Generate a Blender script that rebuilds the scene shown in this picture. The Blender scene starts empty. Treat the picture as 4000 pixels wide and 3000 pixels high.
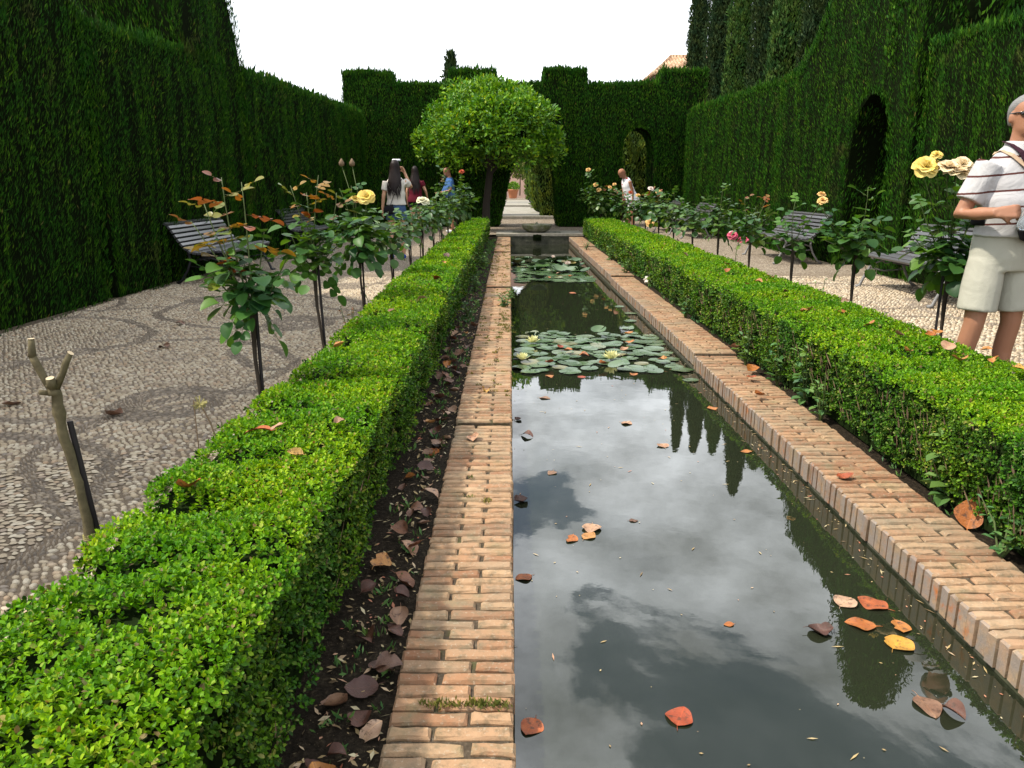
import bpy, bmesh, math, random
import numpy as np
from mathutils import Vector, Matrix, Quaternion

random.seed(7); rng = np.random.default_rng(11)
scene = bpy.context.scene
COL = scene.collection
PI = math.pi

# ------------------------------------------------------------------ camera, sky, sun, exposure
cam_data = bpy.data.cameras.new('camera'); cam = bpy.data.objects.new('camera', cam_data); COL.objects.link(cam)
cam.location = (0, 0, 1.30)
cam.rotation_euler = (PI / 2 - math.atan(775 / 3000), 0, -math.atan(8 / 3000))
cam_data.sensor_width = 36; cam_data.lens = 27; cam_data.clip_start = 0.05; cam_data.clip_end = 2000
scene.camera = cam
SUN = Vector((-0.58, -0.12, 0.80)).normalized()
SKY_STRENGTH = 0.10
world = bpy.data.worlds.new('World'); scene.world = world; world.use_nodes = True
def sky_nodes():
    nt = world.node_tree; N = nt.nodes; L = nt.links; N.clear()
    out = N.new('ShaderNodeOutputWorld'); bg = N.new('ShaderNodeBackground'); bg.inputs['Strength'].default_value = SKY_STRENGTH
    sky = N.new('ShaderNodeTexSky'); sky.sky_type = 'NISHITA'; sky.sun_disc = False
    sky.sun_elevation = math.asin(SUN.z); sky.sun_rotation = math.atan2(SUN.x, SUN.y)
    sky.air_density = 1.3; sky.dust_density = 0.4; sky.ozone_density = 2.0
    tc = N.new('ShaderNodeTexCoord'); sep = N.new('ShaderNodeSeparateXYZ'); L.new(tc.outputs['Generated'], sep.inputs[0])
    def mth(op, a, b=None):
        m = N.new('ShaderNodeMath'); m.operation = op
        for i, v in enumerate((a, b)):
            if v is None: continue
            if isinstance(v, (int, float)): m.inputs[i].default_value = v
            else: L.new(v, m.inputs[i])
        return m.outputs[0]
    zc = mth('MAXIMUM', sep.outputs['Z'], 0.0); dz = mth('ADD', zc, 0.22)
    px = mth('DIVIDE', sep.outputs['X'], dz); py = mth('DIVIDE', sep.outputs['Y'], dz)
    cmb = N.new('ShaderNodeCombineXYZ'); L.new(px, cmb.inputs[0]); L.new(py, cmb.inputs[1])
    mp = N.new('ShaderNodeMapping'); mp.inputs['Location'].default_value = (9.4, 1.1, 0.0); L.new(cmb.outputs[0], mp.inputs[0])
    n1 = N.new('ShaderNodeTexNoise'); n1.inputs['Scale'].default_value = 1.55; n1.inputs['Detail'].default_value = 9; n1.inputs['Roughness'].default_value = 0.56
    n1.inputs['Distortion'].default_value = 0.35; L.new(mp.outputs[0], n1.inputs['Vector'])
    r1 = N.new('ShaderNodeValToRGB'); r1.color_ramp.elements[0].position = 0.385; r1.color_ramp.elements[0].color = (0.11,) * 3 + (1,)
    r1.color_ramp.elements[1].position = 0.585; r1.color_ramp.elements[1].color = (1, 1, 1, 1)
    e = r1.color_ramp.elements.new(0.455); e.color = (0.20, 0.20, 0.20, 1); e = r1.color_ramp.elements.new(0.48); e.color = (0.80, 0.80, 0.80, 1)
    L.new(n1.outputs['Fac'], r1.inputs[0])
    n2 = N.new('ShaderNodeTexNoise'); n2.inputs['Scale'].default_value = 3.6; n2.inputs['Detail'].default_value = 8; n2.inputs['Roughness'].default_value = 0.6
    L.new(mp.outputs[0], n2.inputs['Vector'])
    r2 = N.new('ShaderNodeMapRange'); r2.inputs['From Min'].default_value = 0.3; r2.inputs['From Max'].default_value = 0.7
    r2.inputs['To Min'].default_value = CLOUD[0]; r2.inputs['To Max'].default_value = CLOUD[1]; L.new(n2.outputs['Fac'], r2.inputs['Value'])
    # far clouds near the horizon are hazier and whiter
    hz = N.new('ShaderNodeMapRange'); hz.inputs['From Min'].default_value = 0.12; hz.inputs['From Max'].default_value = 0.38
    hz.inputs['To Min'].default_value = 1.0; hz.inputs['To Max'].default_value = 0.0; L.new(zc, hz.inputs['Value'])
    mask = mth('MAXIMUM', r1.outputs[0], hz.outputs[0])
    cc = N.new('ShaderNodeCombineColor'); L.new(mth('MULTIPLY', r2.outputs[0], 0.93), cc.inputs[0]); L.new(mth('MULTIPLY', r2.outputs[0], 0.965), cc.inputs[1]); L.new(r2.outputs[0], cc.inputs[2])
    mx = N.new('ShaderNodeMix'); mx.data_type = 'RGBA'; L.new(mask, mx.inputs['Factor']); L.new(sky.outputs[0], mx.inputs[6]); L.new(cc.outputs[0], mx.inputs[7])
    L.new(mx.outputs[2], bg.inputs['Color']); L.new(bg.outputs[0], out.inputs[0])
CLOUD = (8.0, 29.0)
sky_nodes()
sun_data = bpy.data.lights.new('sun', 'SUN'); sun_data.energy = 5.0; sun_data.angle = math.radians(2.2); sun_data.color = (1.0, 0.93, 0.80)
sun = bpy.data.objects.new('sun', sun_data); COL.objects.link(sun); sun.rotation_euler = SUN.to_track_quat('Z', 'Y').to_euler(); sun.location = (-8, 0, 20)
vs = scene.view_settings
scene.display_settings.display_device = 'sRGB'
vs.view_transform = 'Standard'; vs.look = 'None'; vs.gamma = 1.0; vs.use_curve_mapping = False; vs.exposure = 0.30
scene.cycles.diffuse_bounces = 2; scene.cycles.max_bounces = 5; scene.cycles.transparent_max_bounces = 8; scene.cycles.caustics_reflective = False; scene.cycles.caustics_refractive = False

# ------------------------------------------------------------------ helpers
def tag(o, label=None, cat=None, group=None, kind=None):
    if label: o['label'] = label
    if cat: o['category'] = cat
    if group: o['group'] = group
    if kind: o['kind'] = kind
    return o
def empty(name, loc=(0, 0, 0), label=None, cat=None, group=None, rz=0.0):
    o = bpy.data.objects.new(name, None); COL.objects.link(o); o.location = loc; o.rotation_euler = (0, 0, rz)
    o.empty_display_size = 0.1
    return tag(o, label, cat, group)
def link(name, me, parent=None, mat4=None):
    o = bpy.data.objects.new(name, me); COL.objects.link(o)
    if parent is not None: o.parent = parent
    if mat4 is not None: o.matrix_local = mat4
    return o
def mesh_np(name, V, faces, mats, smooth=False, matidx=None):
    """faces: list of (n,k) int arrays"""
    me = bpy.data.meshes.new(name)
    V = np.asarray(V, dtype=np.float32)
    faces = [np.asarray(f, dtype=np.int32) for f in faces if len(f)]
    me.vertices.add(len(V)); me.vertices.foreach_set('co', V.ravel())
    nl = sum(f.size for f in faces); npol = sum(len(f) for f in faces)
    me.loops.add(nl); me.polygons.add(npol)
    me.loops.foreach_set('vertex_index', np.concatenate([f.ravel() for f in faces]))
    st = []; c = 0
    for f in faces:
        st.append(c + np.arange(len(f), dtype=np.int32) * f.shape[1]); c += f.size
    me.polygons.foreach_set('loop_start', np.concatenate(st))
    if smooth: me.polygons.foreach_set('use_smooth', np.ones(npol, dtype=bool))
    for m in (mats if isinstance(mats, (list, tuple)) else [mats]): me.materials.append(m)
    if matidx is not None: me.polygons.foreach_set('material_index', np.concatenate([np.asarray(x, dtype=np.int32) for x in matidx]))
    me.update(calc_edges=True)
    return me
def _hash(ix, iy, iz):
    n = (ix.astype(np.int64) * 374761393 + iy.astype(np.int64) * 668265263 + iz.astype(np.int64) * 1274126177) & 0xffffffff
    n = ((n ^ (n >> 13)) * 1274126177) & 0xffffffff
    return ((n ^ (n >> 16)) & 0xffff) / 65535.0
def vn(x, y, z=0.0):
    x = np.asarray(x, float); y = np.asarray(y, float); z = np.zeros_like(x) + z
    x0 = np.floor(x); y0 = np.floor(y); z0 = np.floor(z); fx = x - x0; fy = y - y0; fz = z - z0
    fx = fx * fx * (3 - 2 * fx); fy = fy * fy * (3 - 2 * fy); fz = fz * fz * (3 - 2 * fz)
    r = 0
    for a in (0, 1):
        for b in (0, 1):
            for c in (0, 1):
                r = r + _hash(x0 + a, y0 + b, z0 + c) * (fx if a else 1 - fx) * (fy if b else 1 - fy) * (fz if c else 1 - fz)
    return r
def nrm(v): return v / (np.linalg.norm(v, axis=1, keepdims=True) + 1e-9)
def leaf_geo(P, D, Nn, L, W, fold=0.12, rounded=False):
    """leaf blades: returns V, F(list). P base, D axis, Nn rough normal, L/W sizes"""
    n = len(P); D = nrm(D); S = nrm(np.cross(D, Nn)); U = np.cross(S, D)
    L = np.broadcast_to(np.asarray(L, float), (n,))[:, None]; W = np.broadcast_to(np.asarray(W, float), (n,))[:, None]
    if rounded:
        V = np.stack([P, P + D * L * .38 + S * W * .5 + U * W * fold, P + D * L * .78 + S * W * .40 + U * W * fold, P + D * L - U * L * .08,
                      P + D * L * .78 - S * W * .40 + U * W * fold, P + D * L * .38 - S * W * .5 + U * W * fold], axis=1).reshape(-1, 3)
        b = np.arange(n)[:, None] * 6
        return V, np.concatenate([b + np.array([[0, 1, 2, 3]]), b + np.array([[0, 3, 4, 5]])])
    V = np.stack([P, P + D * L * .5 + S * W * .5 + U * W * fold, P + D * L, P + D * L * .5 - S * W * .5 + U * W * fold], axis=1).reshape(-1, 3)
    b = np.arange(n)[:, None] * 4
    return V, np.concatenate([b + np.array([[0, 1, 2]]), b + np.array([[0, 2, 3]])])
def tube_geo(pts, rad, n=6, cap=True):
    pts = [Vector(p) for p in pts]; m = len(pts)
    rad = [rad] * m if isinstance(rad, (int, float)) else rad
    V = []; F = []; prev = None
    for i, p in enumerate(pts):
        t = (pts[min(i + 1, m - 1)] - pts[max(i - 1, 0)]).normalized()
        if prev is None:
            a = Vector((0, 0, 1)) if abs(t.z) < .9 else Vector((1, 0, 0))
            u = t.cross(a).normalized()
        else: u = (prev - t * prev.dot(t)).normalized()
        prev = u; v = t.cross(u)
        for k in range(n):
            an = 2 * PI * k / n; V.append(p + (u * math.cos(an) + v * math.sin(an)) * rad[i])
    for i in range(m - 1):
        for k in range(n):
            F.append((i * n + k, i * n + (k + 1) % n, (i + 1) * n + (k + 1) % n, (i + 1) * n + k))
    if cap: F.append(tuple(range(n))[::-1]); F.append(tuple((m - 1) * n + k for k in range(n)))
    return V, F
class MB:
    """collects pieces into one mesh"""
    def __init__(s): s.V = []; s.F = []; s.M = []
    def add(s, V, F, mi=0):
        o = len(s.V); s.V += [tuple(v) for v in V]; s.F += [tuple(i + o for i in f) for f in F]; s.M += [mi] * len(F); return s
    def tube(s, pts, rad, n=6, mi=0): V, F = tube_geo(pts, rad, n); return s.add(V, F, mi)
    def box(s, a, b, mi=0, M=None):
        x0, y0, z0 = a; x1, y1, z1 = b
        V = [Vector(v) for v in [(x0, y0, z0), (x1, y0, z0), (x1, y1, z0), (x0, y1, z0), (x0, y0, z1), (x1, y0, z1), (x1, y1, z1), (x0, y1, z1)]]
        if M is not None: V = [M @ v for v in V]
        return s.add(V, [(0, 3, 2, 1), (4, 5, 6, 7), (0, 1, 5, 4), (1, 2, 6, 5), (2, 3, 7, 6), (3, 0, 4, 7)], mi)
    def lathe(s, prof, n=24, c=(0, 0, 0), wob=None, mi=0):
        V = []; F = []
        for r, z in prof:
            for k in range(n):
                a = 2 * PI * k / n; rr = r * (wob(a, z) if wob else 1); V.append((c[0] + rr * math.cos(a), c[1] + rr * math.sin(a), c[2] + z))
        for i in range(len(prof) - 1):
            for k in range(n): F.append((i * n + k, i * n + (k + 1) % n, (i + 1) * n + (k + 1) % n, (i + 1) * n + k))
        F.append(tuple(range(n))[::-1]); F.append(tuple((len(prof) - 1) * n + k for k in range(n)))
        return s.add(V, F, mi)
    def mesh(s, name, mats, smooth=False):
        me = bpy.data.meshes.new(name); me.from_pydata(s.V, [], s.F)
        for m in (mats if isinstance(mats, (list, tuple)) else [mats]): me.materials.append(m)
        me.polygons.foreach_set('material_index', s.M)
        if smooth: me.polygons.foreach_set('use_smooth', [True] * len(s.F))
        me.update(); return me
    def build(s, name, mats, parent=None, smooth=False, mat4=None): return link(name, s.mesh(name, mats, smooth), parent, mat4)

# ------------------------------------------------------------------ materials
class NT:
    def __init__(s, name):
        s.m = bpy.data.materials.new(name); s.m.use_nodes = True; s.t = s.m.node_tree; s.N = s.t.nodes; s.L = s.t.links
        s.b = s.N['Principled BSDF']; s.out = s.N['Material Output']
    def n(s, t, **kw):
        o = s.N.new(t)
        for k, v in kw.items():
            if k in o.inputs: o.inputs[k].default_value = v
            else: setattr(o, k, v)
        return o
    def l(s, a, b): s.L.new(a, b)
    def ramp(s, fac, stops, interp='LINEAR'):
        r = s.N.new('ShaderNodeValToRGB'); r.color_ramp.interpolation = interp
        while len(r.color_ramp.elements) < len(stops): r.color_ramp.elements.new(0.5)
        for e, (p, c) in zip(r.color_ramp.elements, stops): e.position = p; e.color = (*c, 1)
        if fac is not None: s.l(fac, r.inputs[0])
        return r.outputs[0]
    def mix(s, fac, a, b, mode='MIX'):
        m = s.N.new('ShaderNodeMix'); m.data_type = 'RGBA'; m.blend_type = mode
        for sock, v in ((m.inputs[0], fac), (m.inputs[6], a), (m.inputs[7], b)):
            if isinstance(v, (int, float)): sock.default_value = v
            elif isinstance(v, tuple): sock.default_value = (*v, 1)
            else: s.l(v, sock)
        return m.outputs[2]
    def math(s, op, a, b=None):
        m = s.N.new('ShaderNodeMath'); m.operation = op
        for i, v in enumerate((a, b)):
            if v is None: continue
            if isinstance(v, (int, float)): m.inputs[i].default_value = v
            else: s.l(v, m.inputs[i])
        return m.outputs[0]
    def noise(s, scale, detail=4, rough=.55, vec=None, dist=0.0):
        t = s.n('ShaderNodeTexNoise', Scale=scale, Detail=detail, Roughness=rough, Distortion=dist)
        if vec is not None: s.l(vec, t.inputs['Vector'])
        return t.outputs['Fac']
    def obj(s): return s.N.new('ShaderNodeTexCoord').outputs['Object']
    def wpos(s): return s.N.new('ShaderNodeNewGeometry').outputs['Position']
    def bump(s, h, strength=.4, dist=.01):
        b = s.n('ShaderNodeBump', Strength=strength, Distance=dist); s.l(h, b.inputs['Height']); s.l(b.outputs[0], s.b.inputs['Normal']); return b
    def set(s, **kw):
        for k, v in kw.items():
            k = k.replace('_', ' ')
            if isinstance(v, (int, float)): s.b.inputs[k].default_value = v
            elif isinstance(v, tuple): s.b.inputs[k].default_value = (*v, 1)
            else: s.l(v, s.b.inputs[k])
        return s
def leaf_mat(name, stops, trans=.3, tint=(1.25, 1.25, .5), rough=.42, spec=.35, per='island', patch=0.0):
    t = NT(name)
    r = t.N.new('ShaderNodeNewGeometry').outputs['Random Per Island'] if per == 'island' else t.N.new('ShaderNodeObjectInfo').outputs['Random']
    c = t.ramp(r, stops)
    big = t.noise(2.6, 3, .6, t.wpos()); c = t.mix(t.ramp(big, [(.38, (0, 0, 0)), (.62, (1, 1, 1))]), t.mix(1.0, c, (.62, .80, .95), 'MULTIPLY'), t.mix(1.0, c, (1.25, 1.08, .85), 'MULTIPLY'))
    if patch:
        pn = t.noise(1.5, 5, .65, t.wpos()); c = t.mix(t.math('MULTIPLY', t.ramp(pn, [(.60, (0, 0, 0)), (.70, (1, 1, 1))]), patch), c, (.085, .07, .025))
    t.set(Base_Color=c, Roughness=rough, Specular_IOR_Level=spec)
    tr = t.n('ShaderNodeBsdfTranslucent'); t.l(t.mix(1.0, c, tint, 'MULTIPLY'), tr.inputs[0])
    ms = t.n('ShaderNodeMixShader'); ms.inputs[0].default_value = trans; t.l(t.b.outputs[0], ms.inputs[1]); t.l(tr.outputs[0], ms.inputs[2]); t.l(ms.outputs[0], t.out.inputs[0])
    return t.m
def plain(name, col, rough=.6, spec=.3, var=.25, scale=30, metallic=0.0, bump=0.0):
    t = NT(name); nz = t.noise(scale, 5, .6, t.obj())
    c = t.mix(nz, tuple(x * (1 - var) for x in col), tuple(min(1, x * (1 + var)) for x in col))
    t.set(Base_Color=c, Roughness=rough, Specular_IOR_Level=spec, Metallic=metallic)
    if bump: t.bump(nz, bump, .004)
    return t.m
MAT = {}
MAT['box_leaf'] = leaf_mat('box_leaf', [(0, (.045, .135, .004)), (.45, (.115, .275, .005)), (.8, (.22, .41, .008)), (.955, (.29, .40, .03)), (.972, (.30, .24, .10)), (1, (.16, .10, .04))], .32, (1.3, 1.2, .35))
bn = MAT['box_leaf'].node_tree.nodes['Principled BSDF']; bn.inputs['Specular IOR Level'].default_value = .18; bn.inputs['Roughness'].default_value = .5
MAT['box_leaf_side'] = leaf_mat('box_leaf_side', [(0, (.015, .045, .005)), (.5, (.045, .115, .008)), (.85, (.11, .24, .010)), (1, (.22, .22, .06))], .12, (1.3, 1.2, .35), .5, .15)  # side leaves darker than the top: their shade is put into the colour
MAT['cypress_leaf'] = leaf_mat('cypress_leaf', [(0, (.009, .035, .003)), (.5, (.018, .068, .004)), (.9, (.034, .110, .005)), (.985, (.070, .15, .010)), (1, (.12, .10, .03))], .05, (1.2, 1.2, .4), .65, .06, patch=.45)
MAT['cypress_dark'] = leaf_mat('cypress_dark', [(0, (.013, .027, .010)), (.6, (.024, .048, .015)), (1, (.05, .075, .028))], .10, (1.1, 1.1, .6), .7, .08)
MAT['cypress_mid'] = leaf_mat('cypress_mid', [(0, (.024, .062, .014)), (.6, (.052, .11, .020)), (1, (.09, .14, .04))], .10, (1.1, 1.1, .6), .7, .08)
MAT['citrus_leaf'] = leaf_mat('citrus_leaf', [(0, (.035, .11, .010)), (.5, (.095, .24, .012)), (.98, (.21, .37, .015)), (1, (.46, .42, .02))], .28, (1.4, 1.25, .3), .45, .28)
MAT['rose_leaf'] = leaf_mat('rose_leaf', [(0, (.025, .075, .022)), (.6, (.045, .125, .022)), (1, (.085, .19, .022))], .28, (1.4, 1.35, .3), .45, .28, 'object')
MAT['rose_leaf_far'] = leaf_mat('rose_leaf_far', [(0, (.03, .08, .022)), (.6, (.055, .13, .022)), (1, (.11, .19, .03))], .26, (1.4, 1.35, .3), .4, .4)
MAT['rose_leaf_young'] = leaf_mat('rose_leaf_young', [(0, (.20, .055, .02)), (.3, (.25, .12, .02)), (.6, (.24, .19, .02)), (1, (.12, .20, .02))], .35, (1.4, 1.0, .3), .36, .45, 'object')
MAT['rose_leaf_young_far'] = leaf_mat('rose_leaf_young_far', [(0, (.22, .045, .02)), (.5, (.20, .10, .02)), (1, (.18, .17, .03))], .3, (1.3, 1.0, .3), .4, .4)
MAT['weed_leaf'] = leaf_mat('weed_leaf', [(0, (.06, .15, .05)), (1, (.13, .24, .06))], .25, (1.3, 1.2, .4), .5, .3)
MAT['ivy_leaf'] = leaf_mat('ivy_leaf', [(0, (.05, .10, .015)), (1, (.14, .20, .03))], .25, (1.3, 1.2, .4), .55, .2)
MAT['moss'] = leaf_mat('moss', [(0, (.09, .11, .02)), (.6, (.16, .15, .03)), (1, (.24, .19, .05))], .15, (1.2, 1.1, .4), .8, .1)
MAT['hedge_core'] = plain('hedge_core', (.006, .010, .003), .95, .02, .5, 14)  # near-black core colour standing for the shade deep among the foliage
MAT['box_core'] = plain('box_core', (.010, .018, .005), .95, .02, .5, 40)  # box hedge core, shade between the leaves put into its colour
MAT['twig'] = plain('twig', (.16, .11, .07), .85, .1, .4, 40)
MAT['bark'] = plain('bark', (.10, .075, .05), .9, .1, .45, 25, bump=.5)
MAT['cane'] = plain('cane', (.075, .105, .03), .6, .3, .4, 30)
MAT['rose_stem'] = plain('rose_stem', (.040, .030, .022), .8, .2, .4, 45, bump=.4)
MAT['stake'] = plain('stake', (.018, .014, .015), .6, .3, .4, 30)
MAT['pruned_bark'] = plain('pruned_bark', (.10, .082, .045), .85, .15, .75, 34, bump=1.0)
MAT['cut_wood'] = plain('cut_wood', (.45, .36, .24), .8, .1, .25, 60)
MAT['tie'] = plain('tie', (.26, .23, .09), .8, .1, .2, 60)
MAT['iron'] = plain('iron', (.010, .010, .012), .55, .4, .3, 30)
MAT['iron_grey'] = plain('iron_grey', (.17, .165, .16), .5, .4, .3, 30)
t = NT('bench_slat'); g = t.obj(); nz = t.noise(18, 5, .6, g); t.set(Base_Color=t.mix(nz, (.045, .045, .050), (.095, .092, .095)), Roughness=.30, Specular_IOR_Level=.6); t.bump(nz, .15, .002); MAT['slat'] = t.m

def brick_mat(name, lime=False):
    t = NT(name); o = t.N.new('ShaderNodeObjectInfo').outputs['Random']; isl = t.N.new('ShaderNodeNewGeometry').outputs['Random Per Island']
    rnd = t.math('FRACT', t.math('ADD', t.math('MULTIPLY', o, 7.31), isl))
    c = t.ramp(rnd, [(0, (.22, .105, .055)), (.3, (.30, .16, .085)), (.6, (.33, .195, .11)), (.85, (.36, .23, .13)), (1, (.24, .15, .09))])
    w = t.wpos(); n1 = t.noise(26, 7, .68, w); n2 = t.noise(6, 5, .6, w); n3 = t.noise(90, 4, .6, w)
    c = t.mix(t.ramp(n1, [(.47, (0, 0, 0)), (.66, (.9, .9, .9))]), c, (.15, .11, .065))          # dirt in the pores
    c = t.mix(t.ramp(n3, [(.58, (0, 0, 0)), (.72, (.65, .65, .65))]), c, (.42, .35, .26))          # lime specks
    c = t.mix(t.ramp(n2, [(.55, (0, 0, 0)), (.72, (.6, .6, .6))]), c, (.20, .17, .09)); n7 = t.noise(1.7, 5, .65, w)
    c = t.mix(t.ramp(n7, [(.46, (0, 0, 0)), (.66, (.5, .5, .5))]), c, (.21, .185, .13)); c = t.mix(t.ramp(n7, [(.30, (.35, .35, .35)), (.44, (0, 0, 0))]), c, (.46, .36, .25))       # lichen
    if lime:
        n4 = t.noise(15, 6, .65, w); c = t.mix(t.ramp(n4, [(.40, (.15, .15, .15)), (.56, (.85, .85, .85))]), c, (.22, .19, .17))
        n5 = t.noise(9, 4, .6, w); c = t.mix(t.ramp(n5, [(.60, (0, 0, 0)), (.70, (.9, .9, .9))]), c, (.40, .13, .03))
    t.set(Base_Color=c, Roughness=.88, Specular_IOR_Level=.2)
    h = t.math('ADD', t.math('MULTIPLY', n1, .6), t.math('MULTIPLY', n3, .4)); t.bump(h, .8, .006); return t.m
MAT['brick'] = brick_mat('brick'); MAT['brick_lime'] = brick_mat('brick_lime', True)
t = NT('mortar'); w = t.wpos(); n1 = t.noise(45, 6, .65, w); n2 = t.noise(7, 4, .6, w)
c = t.ramp(n1, [(.3, (.04, .03, .02)), (.58, (.085, .065, .045)), (.78, (.20, .165, .12))]); c = t.mix(t.ramp(n2, [(.55, (0, 0, 0)), (.7, (.7, .7, .7))]), c, (.07, .075, .025))
t.set(Base_Color=c, Roughness=.95, Specular_IOR_Level=.1); t.bump(n1, .9, .01); MAT['mortar'] = t.m
t = NT('pool_wall'); w = t.wpos(); n1 = t.noise(12, 6, .65, w); n2 = t.noise(3, 4, .6, w)
c = t.ramp(n1, [(.35, (.02, .022, .012)), (.6, (.07, .068, .045)), (.8, (.14, .125, .095))]); c = t.mix(t.ramp(n2, [(.5, (0, 0, 0)), (.7, (.8, .8, .8))]), c, (.05, .06, .015)); t.set(Base_Color=c, Roughness=.9); t.bump(n1, .7, .01); MAT['pool_wall'] = t.m
t = NT('stone_slab'); w = t.wpos(); n1 = t.noise(14, 7, .65, w); n2 = t.noise(2.2, 4, .6, w)
c = t.ramp(n1, [(.3, (.17, .15, .12)), (.6, (.32, .29, .24)), (.8, (.42, .39, .33))]); c = t.mix(t.ramp(n2, [(.45, (0, 0, 0)), (.7, (.7, .7, .7))]), c, (.14, .14, .09)); t.set(Base_Color=c, Roughness=.9); t.bump(n1, .5, .008); MAT['stone'] = t.m
t = NT('mossy_stone'); w = t.wpos(); n1 = t.noise(16, 7, .65, w); n2 = t.noise(6, 4, .6, w)
c = t.ramp(n1, [(.3, (.12, .115, .08)), (.6, (.33, .32, .24)), (.8, (.5, .48, .38))]); c = t.mix(t.ramp(n2, [(.42, (0, 0, 0)), (.62, (.85, .85, .85))]), c, (.10, .12, .035)); t.set(Base_Color=c, Roughness=.9); t.bump(n1, .6, .01); MAT['mossy_stone'] = t.m
t = NT('soil'); w = t.wpos(); n1 = t.noise(55, 7, .7, w); n2 = t.noise(160, 3, .6, w)
c = t.ramp(n1, [(.3, (.012, .009, .006)), (.55, (.035, .026, .017)), (.72, (.10, .075, .045))]); c = t.mix(t.ramp(n2, [(.66, (0, 0, 0)), (.72, (.9, .9, .9))]), c, (.25, .19, .10)); t.set(Base_Color=c, Roughness=.95, Specular_IOR_Level=.1); t.bump(n1, 1.0, .03); MAT['soil'] = t.m
def band_nodes(t, w):
    return None
t = NT('path_mortar'); w = t.wpos(); vo = t.n('ShaderNodeTexVoronoi', Scale=26.0); 
mpn = t.n('ShaderNodeMapping'); mpn.inputs['Scale'].default_value = (1.0, 1.25, 1.0); t.l(w, mpn.inputs[0]); t.l(mpn.outputs[0], vo.inputs['Vector'])
vd = t.n('ShaderNodeTexVoronoi', Scale=26.0, feature='DISTANCE_TO_EDGE'); t.l(mpn.outputs[0], vd.inputs['Vector'])
n1 = t.noise(60, 5, .6, w); n2 = t.noise(1.1, 3, .6, w)
mort = t.ramp(n1, [(.3, (.10, .074, .048)), (.7, (.19, .142, .098))])
sepc = t.n('ShaderNodeSeparateColor'); t.l(vo.outputs['Color'], sepc.inputs[0])
peb = t.ramp(sepc.outputs[0], [(0, (.19, .155, .13)), (.3, (.30, .24, .175)), (.65, (.40, .335, .25)), (1, (.48, .42, .34))])
ys = t.n('ShaderNodeSeparateXYZ'); t.l(w, ys.inputs[0])
far = t.n('ShaderNodeMapRange'); far.inputs['From Min'].default_value = 10.4; far.inputs['From Max'].default_value = 11.2; t.l(ys.outputs[1], far.inputs['Value'])
edge = t.ramp(vd.outputs['Distance'], [(.08, (0, 0, 0)), (.16, (1, 1, 1))])
fm = t.math('MULTIPLY', edge, far.outputs[0])
c = t.mix(fm, mort, peb); c = t.mix(t.math('MULTIPLY', n2, .25), c, (.25, .21, .17)); t.set(Base_Color=c, Roughness=.9, Specular_IOR_Level=.15)
hb = t.math('ADD', t.math('MULTIPLY', fm, .8), t.math('MULTIPLY', n1, .3)); t.bump(hb, .8, .012); MAT['path'] = t.m
def pebble_mat(name, single):
    t = NT(name); r = t.N.new('ShaderNodeObjectInfo').outputs['Random'] if single else t.N.new('ShaderNodeNewGeometry').outputs['Random Per Island']
    c = t.ramp(r, [(0, (.20, .165, .13)), (.12, (.30, .23, .155)), (.3, (.40, .31, .20)), (.55, (.48, .395, .275)), (.8, (.58, .50, .375)), (.93, (.40, .27, .16)), (1, (.26, .22, .18))])
    n1 = t.noise(70, 4, .6, t.wpos()); n2 = t.noise(1.3, 3, .6, t.wpos())
    c = t.mix(t.math('MULTIPLY', n1, .35), c, (.25, .21, .17)); c = t.mix(t.ramp(n2, [(.5, (0, 0, 0)), (.75, (.35, .35, .35))]), c, (.24, .20, .16))
    t.set(Base_Color=c, Roughness=.62, Specular_IOR_Level=.3); return t.m
MAT['pebble'] = pebble_mat('pebble', False); MAT['pebble_single'] = pebble_mat('pebble_single', True)
t = NT('pebble_dark'); r = t.N.new('ShaderNodeNewGeometry').outputs['Random Per Island']; t.set(Base_Color=t.ramp(r, [(0, (.125, .098, .074)), (.5, (.21, .168, .125)), (1, (.35, .28, .20))]), Roughness=.75); MAT['pebble_dark'] = t.m
t = NT('ground_soil'); n1 = t.noise(3, 6, .6, t.wpos()); t.set(Base_Color=t.ramp(n1, [(.3, (.05, .055, .025)), (.7, (.13, .11, .07))]), Roughness=.95); MAT['ground'] = t.m
t = NT('pond_water'); w = t.wpos(); n1 = t.noise(2.2, 3, .5, w); n2 = t.noise(14, 3, .5, w)
t.set(Base_Color=t.mix(t.noise(1.2, 4, .6, w), (.011, .014, .008), (.019, .022, .012)), Roughness=.0, Specular_IOR_Level=.5, IOR=1.78)
t.bump(t.math('ADD', n1, t.math('MULTIPLY', n2, .12)), .028, .03); MAT['water'] = t.m
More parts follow.
